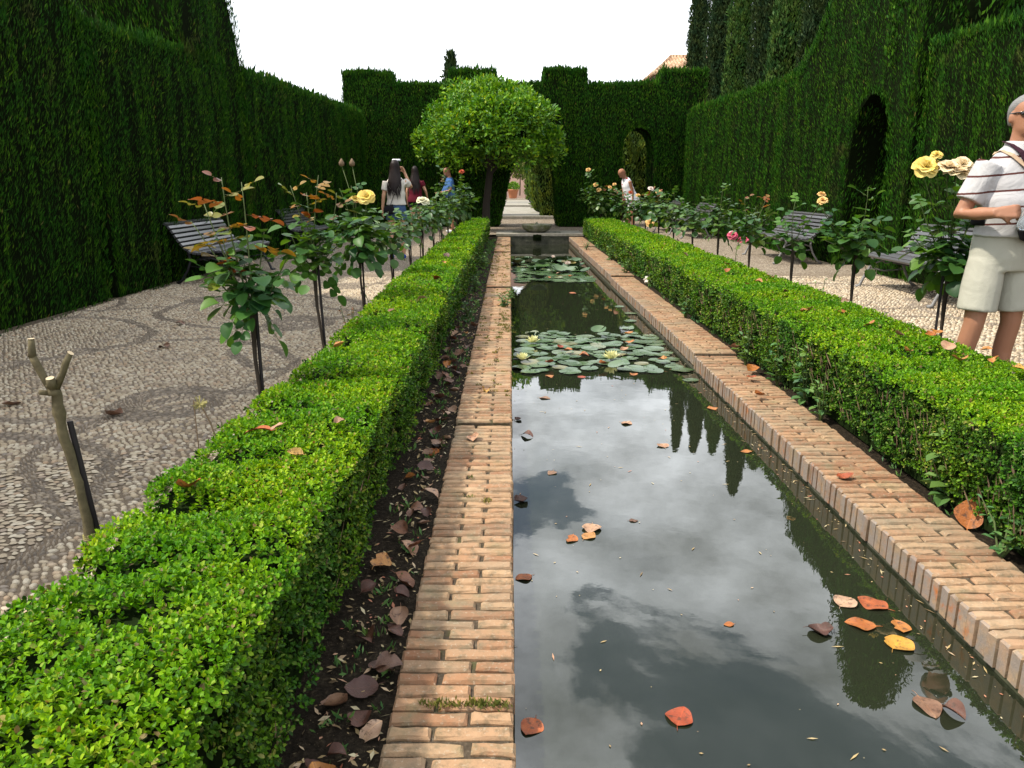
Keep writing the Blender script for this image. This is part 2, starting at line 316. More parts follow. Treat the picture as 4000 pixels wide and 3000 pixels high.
def dead_leaf(name, stops):
    t = NT(name); r = t.N.new('ShaderNodeObjectInfo').outputs['Random']; c = t.ramp(r, stops); o = t.obj(); sp = t.n('ShaderNodeSeparateXYZ'); t.l(o, sp.inputs[0])
    off = t.n('ShaderNodeVectorMath', operation='ADD'); cb = t.n('ShaderNodeCombineXYZ'); t.l(t.math('MULTIPLY', r, 37.0), cb.inputs[0]); t.l(o, off.inputs[0]); t.l(cb.outputs[0], off.inputs[1])
    n1 = t.noise(4.5, 6, .68, off.outputs[0]); n2 = t.noise(2.0, 3, .5, off.outputs[0]); n3 = t.noise(16, 4, .7, off.outputs[0])
    c = t.mix(t.ramp(n2, [(.35, (0, 0, 0)), (.65, (.6, .6, .6))]), c, t.mix(1.0, c, (.55, .40, .35), 'MULTIPLY'))
    c = t.mix(t.ramp(n1, [(.53, (0, 0, 0)), (.64, (.85, .85, .85))]), c, (.045, .022, .012)); c = t.mix(t.ramp(n3, [(.62, (0, 0, 0)), (.70, (.6, .6, .6))]), c, (.06, .03, .015))
    rib = t.math('LESS_THAN', t.math('ABSOLUTE', sp.outputs[0]), .014); c = t.mix(t.math('MULTIPLY', rib, .6), c, t.mix(1.0, c, (1.5, 1.4, 1.1), 'MULTIPLY'))
    t.set(Base_Color=c, Roughness=.42, Specular_IOR_Level=.45); t.bump(n3, .3, .03); return t.m
MAT['leaf_brown'] = dead_leaf('leaf_brown', [(0, (.10, .05, .03)), (.4, (.19, .10, .06)), (.7, (.25, .15, .09)), (1, (.18, .065, .03))])
MAT['leaf_orange'] = dead_leaf('leaf_orange', [(0, (.34, .10, .02)), (.5, (.40, .155, .03)), (1, (.46, .23, .07))])
MAT['leaf_red'] = dead_leaf('leaf_red', [(0, (.30, .05, .015)), (1, (.36, .095, .025))])
MAT['leaf_yellow'] = dead_leaf('leaf_yellow', [(0, (.50, .27, .035)), (1, (.55, .38, .12))])
MAT['leaf_tan'] = dead_leaf('leaf_tan', [(0, (.42, .24, .14)), (1, (.46, .31, .20))])
MAT['leaf_dark'] = dead_leaf('leaf_dark', [(0, (.075, .03, .02)), (1, (.12, .05, .03))])
def petal(name, a, b):
    t = NT(name); r = t.N.new('ShaderNodeNewGeometry').outputs['Random Per Island']; c = t.mix(r, a, b); t.set(Base_Color=c, Roughness=.6, Specular_IOR_Level=.2)
    tr = t.n('ShaderNodeBsdfTranslucent'); t.l(c, tr.inputs[0]); ms = t.n('ShaderNodeMixShader'); ms.inputs[0].default_value = .25
    t.l(t.b.outputs[0], ms.inputs[1]); t.l(tr.outputs[0], ms.inputs[2]); t.l(ms.outputs[0], t.out.inputs[0]); return t.m
MAT['petal_yellow'] = petal('petal_yellow', (.75, .52, .07), (.80, .66, .25)); MAT['petal_peach'] = petal('petal_peach', (.80, .60, .34), (.82, .70, .48))
MAT['petal_cream'] = petal('petal_cream', (.75, .70, .45), (.82, .80, .62)); MAT['petal_pink'] = petal('petal_pink', (.50, .03, .10), (.62, .16, .22))
MAT['petal_red'] = petal('petal_red', (.42, .05, .03), (.5, .12, .04)); MAT['petal_apricot'] = petal('petal_apricot', (.75, .42, .12), (.78, .55, .25)); MAT['petal_lily'] = petal('petal_lily', (.72, .68, .30), (.80, .78, .45))
MAT['petal_blush'] = petal('petal_blush', (.80, .60, .55), (.82, .74, .66)); MAT['bud'] = plain('bud', (.15, .10, .06), .7, .2, .4, 50)
t = NT('lily_pad'); r = t.N.new('ShaderNodeObjectInfo').outputs['Random']; c = t.ramp(r, [(0, (.030, .070, .020)), (.5, (.055, .105, .035)), (.85, (.085, .13, .06)), (1, (.17, .14, .05))]); n1 = t.noise(9, 5, .6, t.obj())
c = t.mix(t.ramp(n1, [(.6, (0, 0, 0)), (.8, (.5, .5, .5))]), c, (.20, .12, .05)); t.set(Base_Color=c, Roughness=.27, Specular_IOR_Level=.6); MAT['pad'] = t.m

# ------------------------------------------------------------------ ground, paths, soil
def pz(y): return .03 + .0055 * y
def sheet(name, x0, x1, ys, zf, mat, kind='structure', nx=2):
    V = []; F = []
    for y in ys:
        for i in range(nx): V.append((x0 + (x1 - x0) * i / (nx - 1), y, zf(y)))
    for j in range(len(ys) - 1):
        for i in range(nx - 1): a = j * nx + i; F.append((a, a + 1, a + nx + 1, a + nx))
    me = bpy.data.meshes.new(name); me.from_pydata(V, [], F); me.materials.append(mat); me.update()
    o = link(name, me); o['kind'] = kind; return o
sheet('ground', -300, 300, [-300, 600], lambda y: -.62, MAT['ground'])
path_l = sheet('path', -11, -.95, [-4, 21, 62], lambda y: pz(y), MAT['path'])
path_r = sheet('path', 2.2, 16, [-4, 21, 62], lambda y: pz(y), MAT['path'])
sheet('path', -.95, 2.2, [19.22, 23, 62], lambda y: pz(y) - .002, MAT['path'])
sheet('soil', -.96, -.30, [-4, 19.3], lambda y: -.035 + .0055 * y, MAT['soil'])
sheet('soil', 1.78, 2.21, [-4, 19.3], lambda y: -.035 + .0055 * y, MAT['soil'])
# shallow steps across the walk beyond the hedge wall
for i, (y, h) in enumerate([(27.0, .10), (39.0, .12)]):
    m = MB(); m.box((-.45, y, pz(y) - .05), (1.5, y + 14, pz(y) + h)); o = m.build('step', MAT['stone']); o['kind'] = 'structure'

# river pebbles set in the paths, with bands of dark stones on edge
def in_band(x, y):
    """curved bands of dark thin stones: interlaced rings and small leaf shapes; returns mask and tangent angle"""
    m = np.zeros(len(x), bool); ang = np.zeros(len(x))
    per = 2.6
    for ox, oy, R, w in ((0, 0, 1.0, .055), (1.3, 1.05, .95, .055), (.62, 1.75, .20, .13), (1.9, .6, .17, .13)):
        gx = (x - ox + per / 2) % per - per / 2; gy = (y - oy + per / 2) % per - per / 2
        wob = .34 * (vn(x * .9, y * .9, 3.1) - .5) + .12 * (vn(x * 2.3, y * 2.3, 7.1) - .5)
        d = np.hypot(gx, gy * .9) + wob
        k = np.abs(d - R) < w * .75; m |= k; ang = np.where(k, np.arctan2(gy, gx) + PI / 2, ang)
    return m, ang
def scatter_pebbles(x0, x1, y0, y1, pitch):
    nx = int((x1 - x0) / pitch); ny = int((y1 - y0) / (pitch * .78))
    gx, gy = np.meshgrid(np.arange(nx), np.arange(ny)); gx = gx.ravel() + .5 * (gy.ravel() % 2); gy = gy.ravel()
    x = x0 + gx * pitch + rng.uniform(-.30, .30, gx.size) * pitch; y = y0 + gy * pitch * .78 + rng.uniform(-.25, .25, gx.size) * pitch * .78
    keep = (x > x0) & (x < x1) & (y < y1); return x[keep], y[keep]
def pebble_verts(x, y, a, b, h, ang, k):
    n = len(x); z = .03 + .0055 * y
    th = np.arange(k) * 2 * PI / k
    j = 1 + rng.uniform(-.16, .16, (n, k))
    ca, sa = np.cos(ang)[:, None], np.sin(ang)[:, None]
    def ring(s, zz):
        u = np.cos(th)[None] * a[:, None] * s * j; v = np.sin(th)[None] * b[:, None] * s * j
        return np.stack([x[:, None] + u * ca - v * sa, y[:, None] + u * sa + v * ca, np.broadcast_to((z + zz)[:, None], (n, k))], -1)
    lv = 3 if k >= 8 else 2
    V = np.concatenate(([ring(1.0, -.004 + 0 * h), ring(.93, h * .5), ring(.55, h)] if lv == 3 else [ring(1.0, -.003 + 0 * h), ring(.62, h)]), 1).reshape(-1, 3)
    base = np.arange(n)[:, None] * (lv * k); F4 = []
    for r in range(lv - 1):
        for i in range(k): F4.append(base + np.array([[r * k + i, r * k + (i + 1) % k, (r + 1) * k + (i + 1) % k, (r + 1) * k + i]]))
    return V, np.concatenate(F4), base + ((lv - 1) * k + np.arange(k))[None]
def project(x, y, z):
    p = math.atan(775 / 3000); zc = y * math.cos(p) - (z - 1.3) * math.sin(p); return x / zc + .0
def pebble_field(parent, x0, x1, y0, y1, pitch, single=0):
    x, y = scatter_pebbles(x0, x1, y0, y1, pitch)
    band, ang = in_band(x, y)
    dens = rng.uniform(0, 1, len(x))
    u = project(x, y, .04); vis = np.abs(u) < .72
    x, y, band, ang, dens = (q[vis] for q in (x, y, band, ang, dens))
    L = ~band
    xa, ya = x[L], y[L]; n = len(xa)
    flow = (vn(xa * .8, ya * .8, 9.2) - .5) * 2.2
    a = pitch * rng.uniform(.36, .60, n); b = pitch * rng.uniform(.22, .35, n); h = rng.uniform(.005, .012, n); an = flow + rng.normal(0, .45, n)
    if single:
        # the nearest cobbles in the picture: one object each
        cand = np.where((np.abs(xa) > 1.68) & (project(xa, ya, .04) > -.665))[0]
        order = cand[np.argsort(np.hypot(xa[cand], ya[cand]))][:single]
        msk = np.ones(n, bool); msk[order] = False
        variants = []
        for q in range(8):
            V, F, T = pebble_verts(np.zeros(1), np.zeros(1), np.array([1.0]), np.array([1.0]), np.array([1.0]), np.zeros(1), 9)
            V[:, 2] = np.where(V[:, 2] < .02, -.4, np.where(V[:, 2] < .6, .5, 1.0))
            variants.append(mesh_np('pebble', V, [F, T], MAT['pebble_single'], True))
        for i in order:
            M = Matrix.Translation((xa[i], ya[i], pz(ya[i]))) @ Matrix.Rotation(an[i], 4, 'Z') @ Matrix.Diagonal((a[i], b[i], h[i], 1))
            link('pebble', variants[i % 8], parent, M)
        xa, ya, a, b, h, an = xa[msk], ya[msk], a[msk], b[msk], h[msk], an[msk]
    near = ya < 3.4
    for sel, k in ((near, 8), (~near, 5)):
        if sel.sum():
            V, F, T = pebble_verts(xa[sel], ya[sel], a[sel], b[sel], h[sel], an[sel], k)
            o = link('pebbles', mesh_np('pebbles', V, [F, T], MAT['pebble'], True), parent); o['kind'] = 'stuff'
    # dark stones on edge, three to each cell
    xb, yb, ab = x[band], y[band], ang[band]
    xs = np.repeat(xb, 2); ys = np.repeat(yb, 2); as_ = np.repeat(ab, 2) + rng.normal(0, .25, len(xs)) + .5
    off = np.tile(np.array([-1, 1.]), len(xb)) * pitch * .25
    xs = xs - np.sin(as_) * off; ys = ys + np.cos(as_) * off; n = len(xs)
    if n:
        V, F, T = pebble_verts(xs, ys, pitch * rng.uniform(.42, .6, n), pitch * rng.uniform(.13, .19, n), rng.uniform(.004, .009, n), as_, 4)
        o = link('dark_pebbles', mesh_np('dark_pebbles', V, [F, T], MAT['pebble_dark'], True), parent); o['kind'] = 'stuff'
pebble_field(path_l, -4.35, -1.02, 1.2, 10.6, .0345, 300)
pebble_field(path_r, 2.5, 5.15, 4.1, 10.6, .041)

# ------------------------------------------------------------------ pool: water, walls, brick copings
PX0, PX1, PY1 = .01, 1.45, 19.2
sheet('water', PX0 - .06, PX1 + .06, [-3, PY1 + .03], lambda y: -.12, MAT['water'])
for nm, a, b in (('pool_wall', (PX0 - .16, -3, -.5), (PX0 - .02, PY1 + .1, -.104)), ('pool_wall', (PX1 + .012, -3, -.5), (PX1 + .2, PY1 + .1, -.104)), ('pool_wall', (PX0 - .15, PY1 + .012, -.5), (PX1 + .15, PY1 + .4, .085))):
    m = MB(); m.box(a, b); o = m.build(nm, MAT['pool_wall']); o['kind'] = 'structure'
def brick_geo(l, w, d, r, k=.005, lime=False):
    """one worn brick: length along X, width along Y, top at z=0, depth d; edges chipped at random"""
    hx, hy = l / 2, w / 2
    pts = [(-hx, -hy), (-hx * .33, -hy), (hx * .33, -hy), (hx, -hy), (hx, hy), (hx * .33, hy), (-hx * .33, hy), (-hx, hy)]
    out = [(x + r.uniform(-.002, .002), y + r.uniform(-.0025, .0025)) for x, y in pts]
    V = [(x, y, -d) for x, y in out] + [(x, y, -.007 - r.random() * .005) for x, y in out]
    V += [(x - math.copysign(k, x) * (1 + r.random()) if abs(x) > hx * .5 else x, y - math.copysign(k, y) * (.6 + r.random()), -r.random() * .003) for x, y in out]
    F = []; M = []
    for ring in (0, 8):
        for i in range(8):
            F.append((ring + i, ring + (i + 1) % 8, ring + 8 + (i + 1) % 8, ring + 8 + i)); M.append(1 if (i == 7 and lime) else 0)
    F.append(tuple(16 + i for i in range(8))); M.append(0)
    return V, F, M
def coping(name, x_in, x_out, side, steps, label, y_first, n_single):
    zs = lambda y: sum(h for ys, h in steps if y > ys)
    root = empty(name, ((x_in + x_out) / 2, 1, 0), label, 'brick coping')
    r = random.Random(5 if side < 0 else 9)
    Minv = Matrix.Translation((-(x_in + x_out) / 2, -1, 0))
    xl, xr = min(x_in, x_out), max(x_in, x_out); W = xr - xl
    lens = {'long': W * .64 - .006, 'short': W * .36 - .006}
    mats = [MAT['brick'], MAT['brick_lime']]
    var = {}
    for t_ in lens:
        for lm in (0, 1):
            var[t_, lm] = []
            for q in range(10):
                V, F, M = brick_geo(lens[t_] * r.uniform(.965, 1.0), .043 * r.uniform(.94, 1.06), .105, r, lime=lm)
                m = MB(); m.V = V; m.F = F; m.M = M; var[t_, lm].append(m.mesh('brick', mats))
    rest = MB(); y = .55; i = 0; cnt = 0; pitch = .0535
    while y < PY1 + .02:
        order = ('long', 'short') if i % 2 else ('short', 'long')
        x = xl
        for t_ in order:
            cx = x + lens[t_] / 2 + .003 + r.uniform(-.003, .003); x += lens[t_] + .010
            zz = zs(y) + r.uniform(-.003, .003)
            M4 = Minv @ Matrix.Translation((cx, y + r.uniform(-.002, .002), zz)) @ Matrix.Rotation(r.uniform(-.02, .02), 4, 'Z') @ Matrix.Rotation(r.uniform(-.02, .02), 4, 'X') @ Matrix.Rotation(r.uniform(-.012, .012), 4, 'Y')
            if y > y_first and cnt < n_single:
                link('brick', r.choice(var[t_, 1 if (side > 0 and t_ == order[0]) else 0]), root, M4); cnt += 1
            else:
                V, F, M = brick_geo(lens[t_], .043 * r.uniform(.94, 1.06), .105, r, lime=(side > 0 and t_ == order[0]))
                o = len(rest.V); rest.V += [tuple(M4 @ Vector(v)) for v in V]; rest.F += [tuple(k + o for k in f) for f in F]; rest.M += M
        y += pitch * r.uniform(.98, 1.02); i += 1
    o = rest.build('bricks', mats, root); o['kind'] = 'stuff'
    # mortar bed under the bricks, stepping up with them
    m = MB(); ys = [-3] + [s for s, _ in steps] + [PY1]
    for a, b in zip(ys, ys[1:]):
        z = zs((a + b) / 2); m.box((xl + .018, a + .001, -.10), (xr - .012, b - .001, z - .013))
    m.build('mortar', MAT['mortar'], root, mat4=Minv)
    return root
coping_l = coping('brick_coping', PX0, -.31, -1, [(4.11, .024), (9.88, .03), (15.0, .025)], 'long brick edge between the water and the shaded box hedge', .95, 300)
coping_r = coping('brick_coping', PX1, 1.79, 1, [(5.92, .024), (11.1, .03), (16.3, .025)], 'long brick edge with pale limed face along the sunlit box hedge', 1.75, 300)

# stone slab and fountain bowl at the far end of the pool
zsl = pz(19.8) + .012
slab = empty('stone_slab', (.72, 19.9, 0), 'weathered stone slab under the fluted fountain bowl at the pool end', 'stone slab')
m = MB(); m.box((-1.06, -.70, zsl - .055), (1.09, .72, zsl)); m.build('slab', MAT['stone'], slab)
m = MB()
for r0, r1, z0 in ((.62, .58, .004), (.50, .47, .004)):
    n = 40; o = len(m.V)
    for k in range(n):
        a = 2 * PI * k / n
        for rr in (r0, r1): m.V.append((-.04 + rr * math.cos(a), -.02 + rr * math.sin(a), zsl + z0))
    for k in range(n): m.F.append((o + 2 * k, o + 2 * ((k + 1) % n), o + 2 * ((k + 1) % n) + 1, o + 2 * k + 1)); m.M.append(0)
m.build('carved_ring', MAT['pool_wall'], slab)
m = MB(); m.tube([(-.05, -.66, zsl - .06), (-.05, -.80, zsl - .05)], .05, 10); m.box((-.15, -.735, zsl - .16), (.05, -.70, zsl - .02)); m.build('spout', MAT['hedge_core'], slab)
bowl = empty('fountain_bowl', (.68, 19.88, zsl), 'low round fluted stone fountain bowl at the far end of the pool', 'fountain bowl')
m = MB(); flute = lambda a, z: 1 + .045 * abs(math.cos(a * 10)) * (1 if .03 < z < .17 else 0)
m.lathe([(.20, 0), (.24, .02), (.31, .07), (.355, .13), (.375, .175), (.385, .195), (.37, .205), (.34, .19), (.30, .15), (.15, .12)], 80, wob=flute); m.build('basin', MAT['mossy_stone'], bowl, True)
m = MB(); m.lathe([(.045, .10), (.05, .20), (.03, .23), (.02, .25), (.0, .255)], 12); m.build('jet_knob', MAT['mossy_stone'], bowl, True)
m = MB(); m.lathe([(.0, .17), (.325, .172)], 32); m.build('bowl_water', MAT['water'], bowl)

# ------------------------------------------------------------------ low box hedges
def box_hedge(label, x0, x1, y0, y1, zt, notch, shade_side):
    root = empty('box_hedge', ((x0 + x1) / 2, (y0 + y1) / 2, 0), label, 'hedge'); off = np.array([(x0 + x1) / 2, (y0 + y1) / 2, 0])
    def top(x, y):
        e = np.minimum(x - x0, x1 - x); eo = np.minimum(y1 - y, 1)
        h = zt + .0045 * y + .035 * (vn(x * 5, y * 5, 1.7) - .5) + .06 * (vn(x * 1.4, y * 1.1, 5.5) - .5) - .035 * np.exp(-np.maximum(np.minimum(e, eo), 0) / .04)
        for cx, cy, rx, ry, dp in notch: h = h - dp * np.exp(-((x - cx) / rx) ** 2 - ((y - cy) / ry) ** 2)
        return h
    def bul(y, z, s): return .05 * (vn(y * 3.1, z * 3.1, 8 + s) - .5) + .04 * (vn(y * 8, z * 8, 3 + s) - .5)
    P = []; Nn = []; Ls = []; side = []
    bands = [(y0, 2.2, 5200, .0150), (2.2, 3.6, 3700, .0160), (3.6, 6.2, 2100, .0190), (6.2, 10, 1000, .025), (10, y1, 480, .035)]
    for a, b, dens, L in bands:
        a = max(a, y0); b = min(b, y1)
        if b <= a: continue
        n = int(dens * (x1 - x0) * (b - a)); x = rng.uniform(x0, x1, n); y = rng.uniform(a, b, n)
        P.append(np.stack([x, y, top(x, y) - rng.uniform(.0, .030, n) - L * .9], 1)); nn = np.zeros((n, 3)); nn[:, 2] = 1
        ex = np.clip(1 - (x - x0) / .06, 0, 1); ex2 = np.clip(1 - (x1 - x) / .06, 0, 1); nn[:, 0] = ex2 - ex; Nn.append(nn); Ls.append(np.full(n, L)); side.append(np.zeros(n, bool))
        for s, xx in ((-1, x0), (1, x1)):
            n = int(dens * (.42 if shade_side == s else .72 if shade_side == 0 and s < 0 else .30) * zt * (b - a)); y = rng.uniform(a, b, n); zf = rng.uniform(0.0, 1, n) ** .8; z = .03 + .0055 * y + zf * (top(np.full(n, xx), y) - .04 - .0055 * y)  # shade_side gets fewer leaves, so the near-black core deepens its shade
            P.append(np.stack([xx + s * (bul(y, z, s) - rng.uniform(0, .035, n)), y, z], 1)); nn = np.zeros((n, 3)); nn[:, 0] = s; nn[:, 2] = .25; Nn.append(nn); Ls.append(np.full(n, L)); side.append(np.ones(n, bool))
    n = int(1400 * (x1 - x0) * zt)
    for yy, s in ((y1, 1), (y0, -1)):
        x = rng.uniform(x0, x1, n); z = rng.uniform(.04, zt, n) + .0055 * yy; P.append(np.stack([x, np.full(n, yy) - s * rng.uniform(0, .03, n), z], 1)); nn = np.zeros((n, 3)); nn[:, 1] = s; nn[:, 2] = .25; Nn.append(nn); Ls.append(np.full(n, .03)); side.append(np.ones(n, bool))
    P = np.concatenate(P) - off; Nn = np.concatenate(Nn); Ls = np.concatenate(Ls); side = np.concatenate(side)
    D = nrm(Nn + rng.normal(0, .42, P.shape) + np.array([0, 0, .25]))
    ref = nrm(np.cross(D, rng.normal(0, 1, P.shape))); ref2 = np.cross(D, ref)
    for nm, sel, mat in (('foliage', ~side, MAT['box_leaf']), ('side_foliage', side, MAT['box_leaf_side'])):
        VV = []; o = 0; FQ = []; FT = []; near_ = Ls < .0185
        ph0 = rng.uniform(0, 2 * PI, len(P))
        for k in range(6):
            ph = ph0 + (k % 2) * PI + (k // 2) * PI / 2; rad = ref * np.cos(ph)[:, None] + ref2 * np.sin(ph)[:, None]
            up = (.35, .35, .8, .8, 1.6, 1.6)[k]
            d = nrm(D * up + rad + rng.normal(0, .22, P.shape)); nl = nrm(D - d * np.sum(D * d, 1, keepdims=True) + rng.normal(0, .15, P.shape))
            sz = Ls * rng.uniform(.8, 1.2, len(P)) * (1.05, 1.05, 1, 1, .85, .85)[k]
            base = P + D * (Ls * (k // 2) * .42)[:, None]
            for q, rd in ((sel & near_, True), (sel & ~near_, False)):
                if q.any(): V, F = leaf_geo(base[q], d[q], nl[q], sz[q], sz[q] * (.62 if rd else .72), .10, rd); VV.append(V); (FQ if rd else FT).append(F + o); o += len(V)
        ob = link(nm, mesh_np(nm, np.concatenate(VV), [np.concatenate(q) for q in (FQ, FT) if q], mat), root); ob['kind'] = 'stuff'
    # near-black inner mass painted as the shade between leaves, and woody twigs
    nx, ny = 7, int((y1 - y0) / .12); gx = np.linspace(x0 + .05, x1 - .05, nx); gy = np.linspace(y0 + .05, y1 - .05, ny)
    X, Y = np.meshgrid(gx, gy); Z = top(X.ravel(), Y.ravel()) - .055; V = np.stack([X.ravel(), Y.ravel(), Z], 1) - off; F = []
    for j in range(ny - 1):
        for i in range(nx - 1): a = j * nx + i; F.append((a, a + 1, a + nx + 1, a + nx))
    B = V.copy(); B[:, 2] = .0; base = len(V); SF = []
    for j in range(ny - 1):
        for i in (0, nx - 1): a = j * nx + i; SF.append((a, a + nx, a + nx + base, a + base))
    for i in range(nx - 1):
        for j in (0, ny - 1): a = j * nx + i; SF.append((a, a + 1, a + 1 + base, a + base))
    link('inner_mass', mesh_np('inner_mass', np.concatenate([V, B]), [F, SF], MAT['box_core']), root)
    n = int((y1 - y0) * (30 if shade_side else 150)); y = y0 + (y1 - y0) * rng.uniform(0, 1, n) ** 1.4; s = np.where(rng.uniform(0, 1, n) < .5, -1, 1); z = rng.uniform(.04, .30, n) + .0055 * y
    P2 = np.stack([np.where(s < 0, x0, x1) + s * bul(y, z, 0) - s * .012, y, z], 1) - off
    d = nrm(np.stack([s * .25, rng.normal(0, .35, n), np.ones(n)], 1)); V, F = leaf_geo(P2, d, np.stack([s * 1., rng.normal(0, .5, n), rng.normal(0, .2, n)], 1), rng.uniform(.05, .13, n), rng.uniform(.004, .010, n), .0)
    ob = link('twigs', mesh_np('twigs', V, [F], MAT['twig']), root); ob['kind'] = 'stuff'
    return root
notches = [(-1.02, 2.35, .20, .05, .14), (-.97, 1.98, .20, .05, .13), (-1.02, 1.62, .18, .05, .14), (-.80, 1.42, .10, .03, .09), (-1.02, 2.9, .20, .06, .12), (-1.02, 3.5, .24, .07, .12), (-.85, 3.45, .15, .05, .05), (-.95, 1.2, .1, .06, .08), (-1.0, 4.3, .2, .08, .08), (-.95, 5.2, .2, .08, .06)]
box_hedge('low clipped box hedge left of the pool, its pool side in deep shade', -1.06, -.52, .7, 19.0, .45, notches, 1)
box_hedge('low clipped box hedge right of the pool, sunlit side with brown woody gaps', 1.805, 2.57, 1.6, 19.0, .445, [(2.2, 4, .2, .1, .03)], 0)

# ------------------------------------------------------------------ tall clipped cypress hedges
def inside(poly, x, y):
    r = np.zeros(len(x), bool); j = len(poly) - 1
    for i in range(len(poly)):
        xi, yi = poly[i]; xj, yj = poly[j]
        if yi != yj:
            c = ((yi > y) != (yj > y)) & (x < (xj - xi) * (y - yi) / (yj - yi) + xi); r ^= c
        j = i
    return r
def inset(poly, d):
    n = len(poly); out = []
    area = sum(poly[i][0] * poly[(i + 1) % n][1] - poly[(i + 1) % n][0] * poly[i][1] for i in range(n)); sg = 1 if area > 0 else -1
    for i in range(n):
        a, b, c = Vector(poly[i - 1]), Vector(poly[i]), Vector(poly[(i + 1) % n])
        e1 = (b - a).normalized(); e2 = (c - b).normalized(); n1 = Vector((-e1.y, e1.x)) * sg; n2 = Vector((-e2.y, e2.x)) * sg
        m = (n1 + n2); m = m.normalized() / max(.5, m.normalized().dot(n1)) if m.length > .1 else n1
        p = b + m * d; out.append((p.x, max(p.y, -.1) if b.y > .35 else b.y))
    return out, sg
def clipped_hedge(label, O, U, Nv, poly, thick, dens, L, W, mat='cypress_leaf', seed=0, back=False, cat='hedge', name='cypress_hedge', group=None, core_mat='hedge_core'):
    O = np.array(O, float); U = np.array(U, float); U /= np.linalg.norm(U); Nv = np.array(Nv, float); Nv /= np.linalg.norm(Nv); Zv = np.array([0, 0, 1.])
    uu = [p[0] for p in poly]; zz = [p[1] for p in poly]
    c = O + U * (min(uu) + max(uu)) / 2 - Nv * thick / 2
    root = empty(name, c, label, cat, group)
    ins, sg = inset(poly, .03)
    m = MB(); n = len(ins); f = -.10
    P3 = lambda p, t: O + U * p[0] + Zv * p[1] - Nv * t - c
    m.V = [tuple(P3(p, .06)) for p in ins] + [tuple(P3(p, thick - .05)) for p in ins]
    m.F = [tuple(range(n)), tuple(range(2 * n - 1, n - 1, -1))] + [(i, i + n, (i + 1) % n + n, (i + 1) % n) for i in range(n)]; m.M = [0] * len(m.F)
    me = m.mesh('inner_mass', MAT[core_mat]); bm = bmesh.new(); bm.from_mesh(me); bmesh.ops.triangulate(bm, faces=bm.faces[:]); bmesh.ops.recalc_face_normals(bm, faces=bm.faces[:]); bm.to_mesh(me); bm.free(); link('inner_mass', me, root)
    dens *= 2.6; L *= .50; W *= .47
    Ps = []; Ds = []; Ns = []; Ll = []
    ar = (max(uu) - min(uu)) * (max(zz) - min(zz)); k = int(ar * dens); u = rng.uniform(min(uu), max(uu), k); z = rng.uniform(min(zz), max(zz), k); ok = inside(poly, u, z); u, z = u[ok], z[ok]; k = len(u)
    fur = .10 * (vn(u * 3.2, z * .26, seed) - .5) + .08 * (vn(u * 8, z * .45, seed + 5) - .5) + .18 * (vn(u * .8, z * .5, seed + 9) - .5) + .05 * (vn(u * 16, z * 3, seed + 2) - .5)
    fur = np.maximum(fur + .06, -.05); em = .26
    ins_ = inside(poly, u + em, z) & inside(poly, u - em, z) & inside(poly, u, z + em); fur = np.where(ins_, fur, np.clip(fur * .3, -.05, .03))
    Ps.append(O + U * u[:, None] + Zv * z[:, None] + Nv * (fur - rng.uniform(0, .05, k))[:, None])
    Ds.append(Zv * 1.0 + Nv * .32 + U * rng.normal(0, .22, k)[:, None] + rng.normal(0, .20, (k, 3))); Ns.append(Nv + U * rng.normal(0, .45, k)[:, None] + Zv * rng.normal(.30, .25, k)[:, None]); Ll.append(L * rng.uniform(.7, 1.3, k))
    if back:
        Ps.append(O + U * u[:, None] + Zv * z[:, None] - Nv * (thick + fur * .5)[:, None]); Ds.append(Zv - Nv * .3 + rng.normal(0, .18, (k, 3))); Ns.append(-Nv + U * rng.normal(0, .7, k)[:, None]); Ll.append(L * rng.uniform(.7, 1.3, k))
    n = len(poly)
    for i in range(n):
        a, b = Vector(poly[i]), Vector(poly[(i + 1) % n]); l = (b - a).length
        if (a.y < .35 and b.y < .35) or l < .02: continue
        e = (b - a) / l; nn = Vector((e.y, -e.x)) * sg
        k = int(l * thick * dens * (1.3 if nn.y > .6 else 1.0)); s = rng.uniform(0, l, k); tt = rng.uniform(-.02, thick, k)
        pu = a.x + e.x * s; pz_ = a.y + e.y * s; outw = nn.x * U + nn.y * Zv
        dis = .10 * (vn(pu * 6 + tt * 6, pz_ * 1.2, seed + 3) - .5) - .02 - rng.uniform(0, .07, k)
        Ps.append(O + U * pu[:, None] + Zv * pz_[:, None] - Nv * tt[:, None] + outw * dis[:, None])
        Ds.append(Zv * .9 + outw * .30 + rng.normal(0, .20, (k, 3))); Ns.append(outw + Nv * .3 + rng.normal(0, .5, (k, 3)))
        Ll.append(L * rng.uniform(.7, 1.3, k) * (1.3 + 1.1 * (rng.uniform(0, 1, k) > .88) * (nn.y > .6)))
    P = np.concatenate(Ps) - c; D = np.concatenate(Ds); N_ = np.concatenate(Ns); Lx = np.concatenate(Ll)
    V, F = leaf_geo(P, D, N_, Lx, Lx * (W / L) * rng.uniform(.7, 1.2, len(P)), .15)
    o = link('foliage', mesh_np('foliage', V, [F], MAT[mat]), root); o['kind'] = 'stuff'
    return root
def arch(u0, u1, zs, zt, zb, n=7, lean=0.0):
    """open doorway notch listed right to left along the bottom edge"""
    uc = (u0 + u1) / 2; hw = (u1 - u0) / 2; out = [(u1, zb), (u1 - lean, zs)]
    for i in range(1, n): a = PI * i / n; out.append((uc + (hw - lean) * math.cos(a) * 1.0, zs + (zt - zs) * math.sin(a) ** .8))
    out += [(u0 + lean, zs), (u0, zb)]; return out
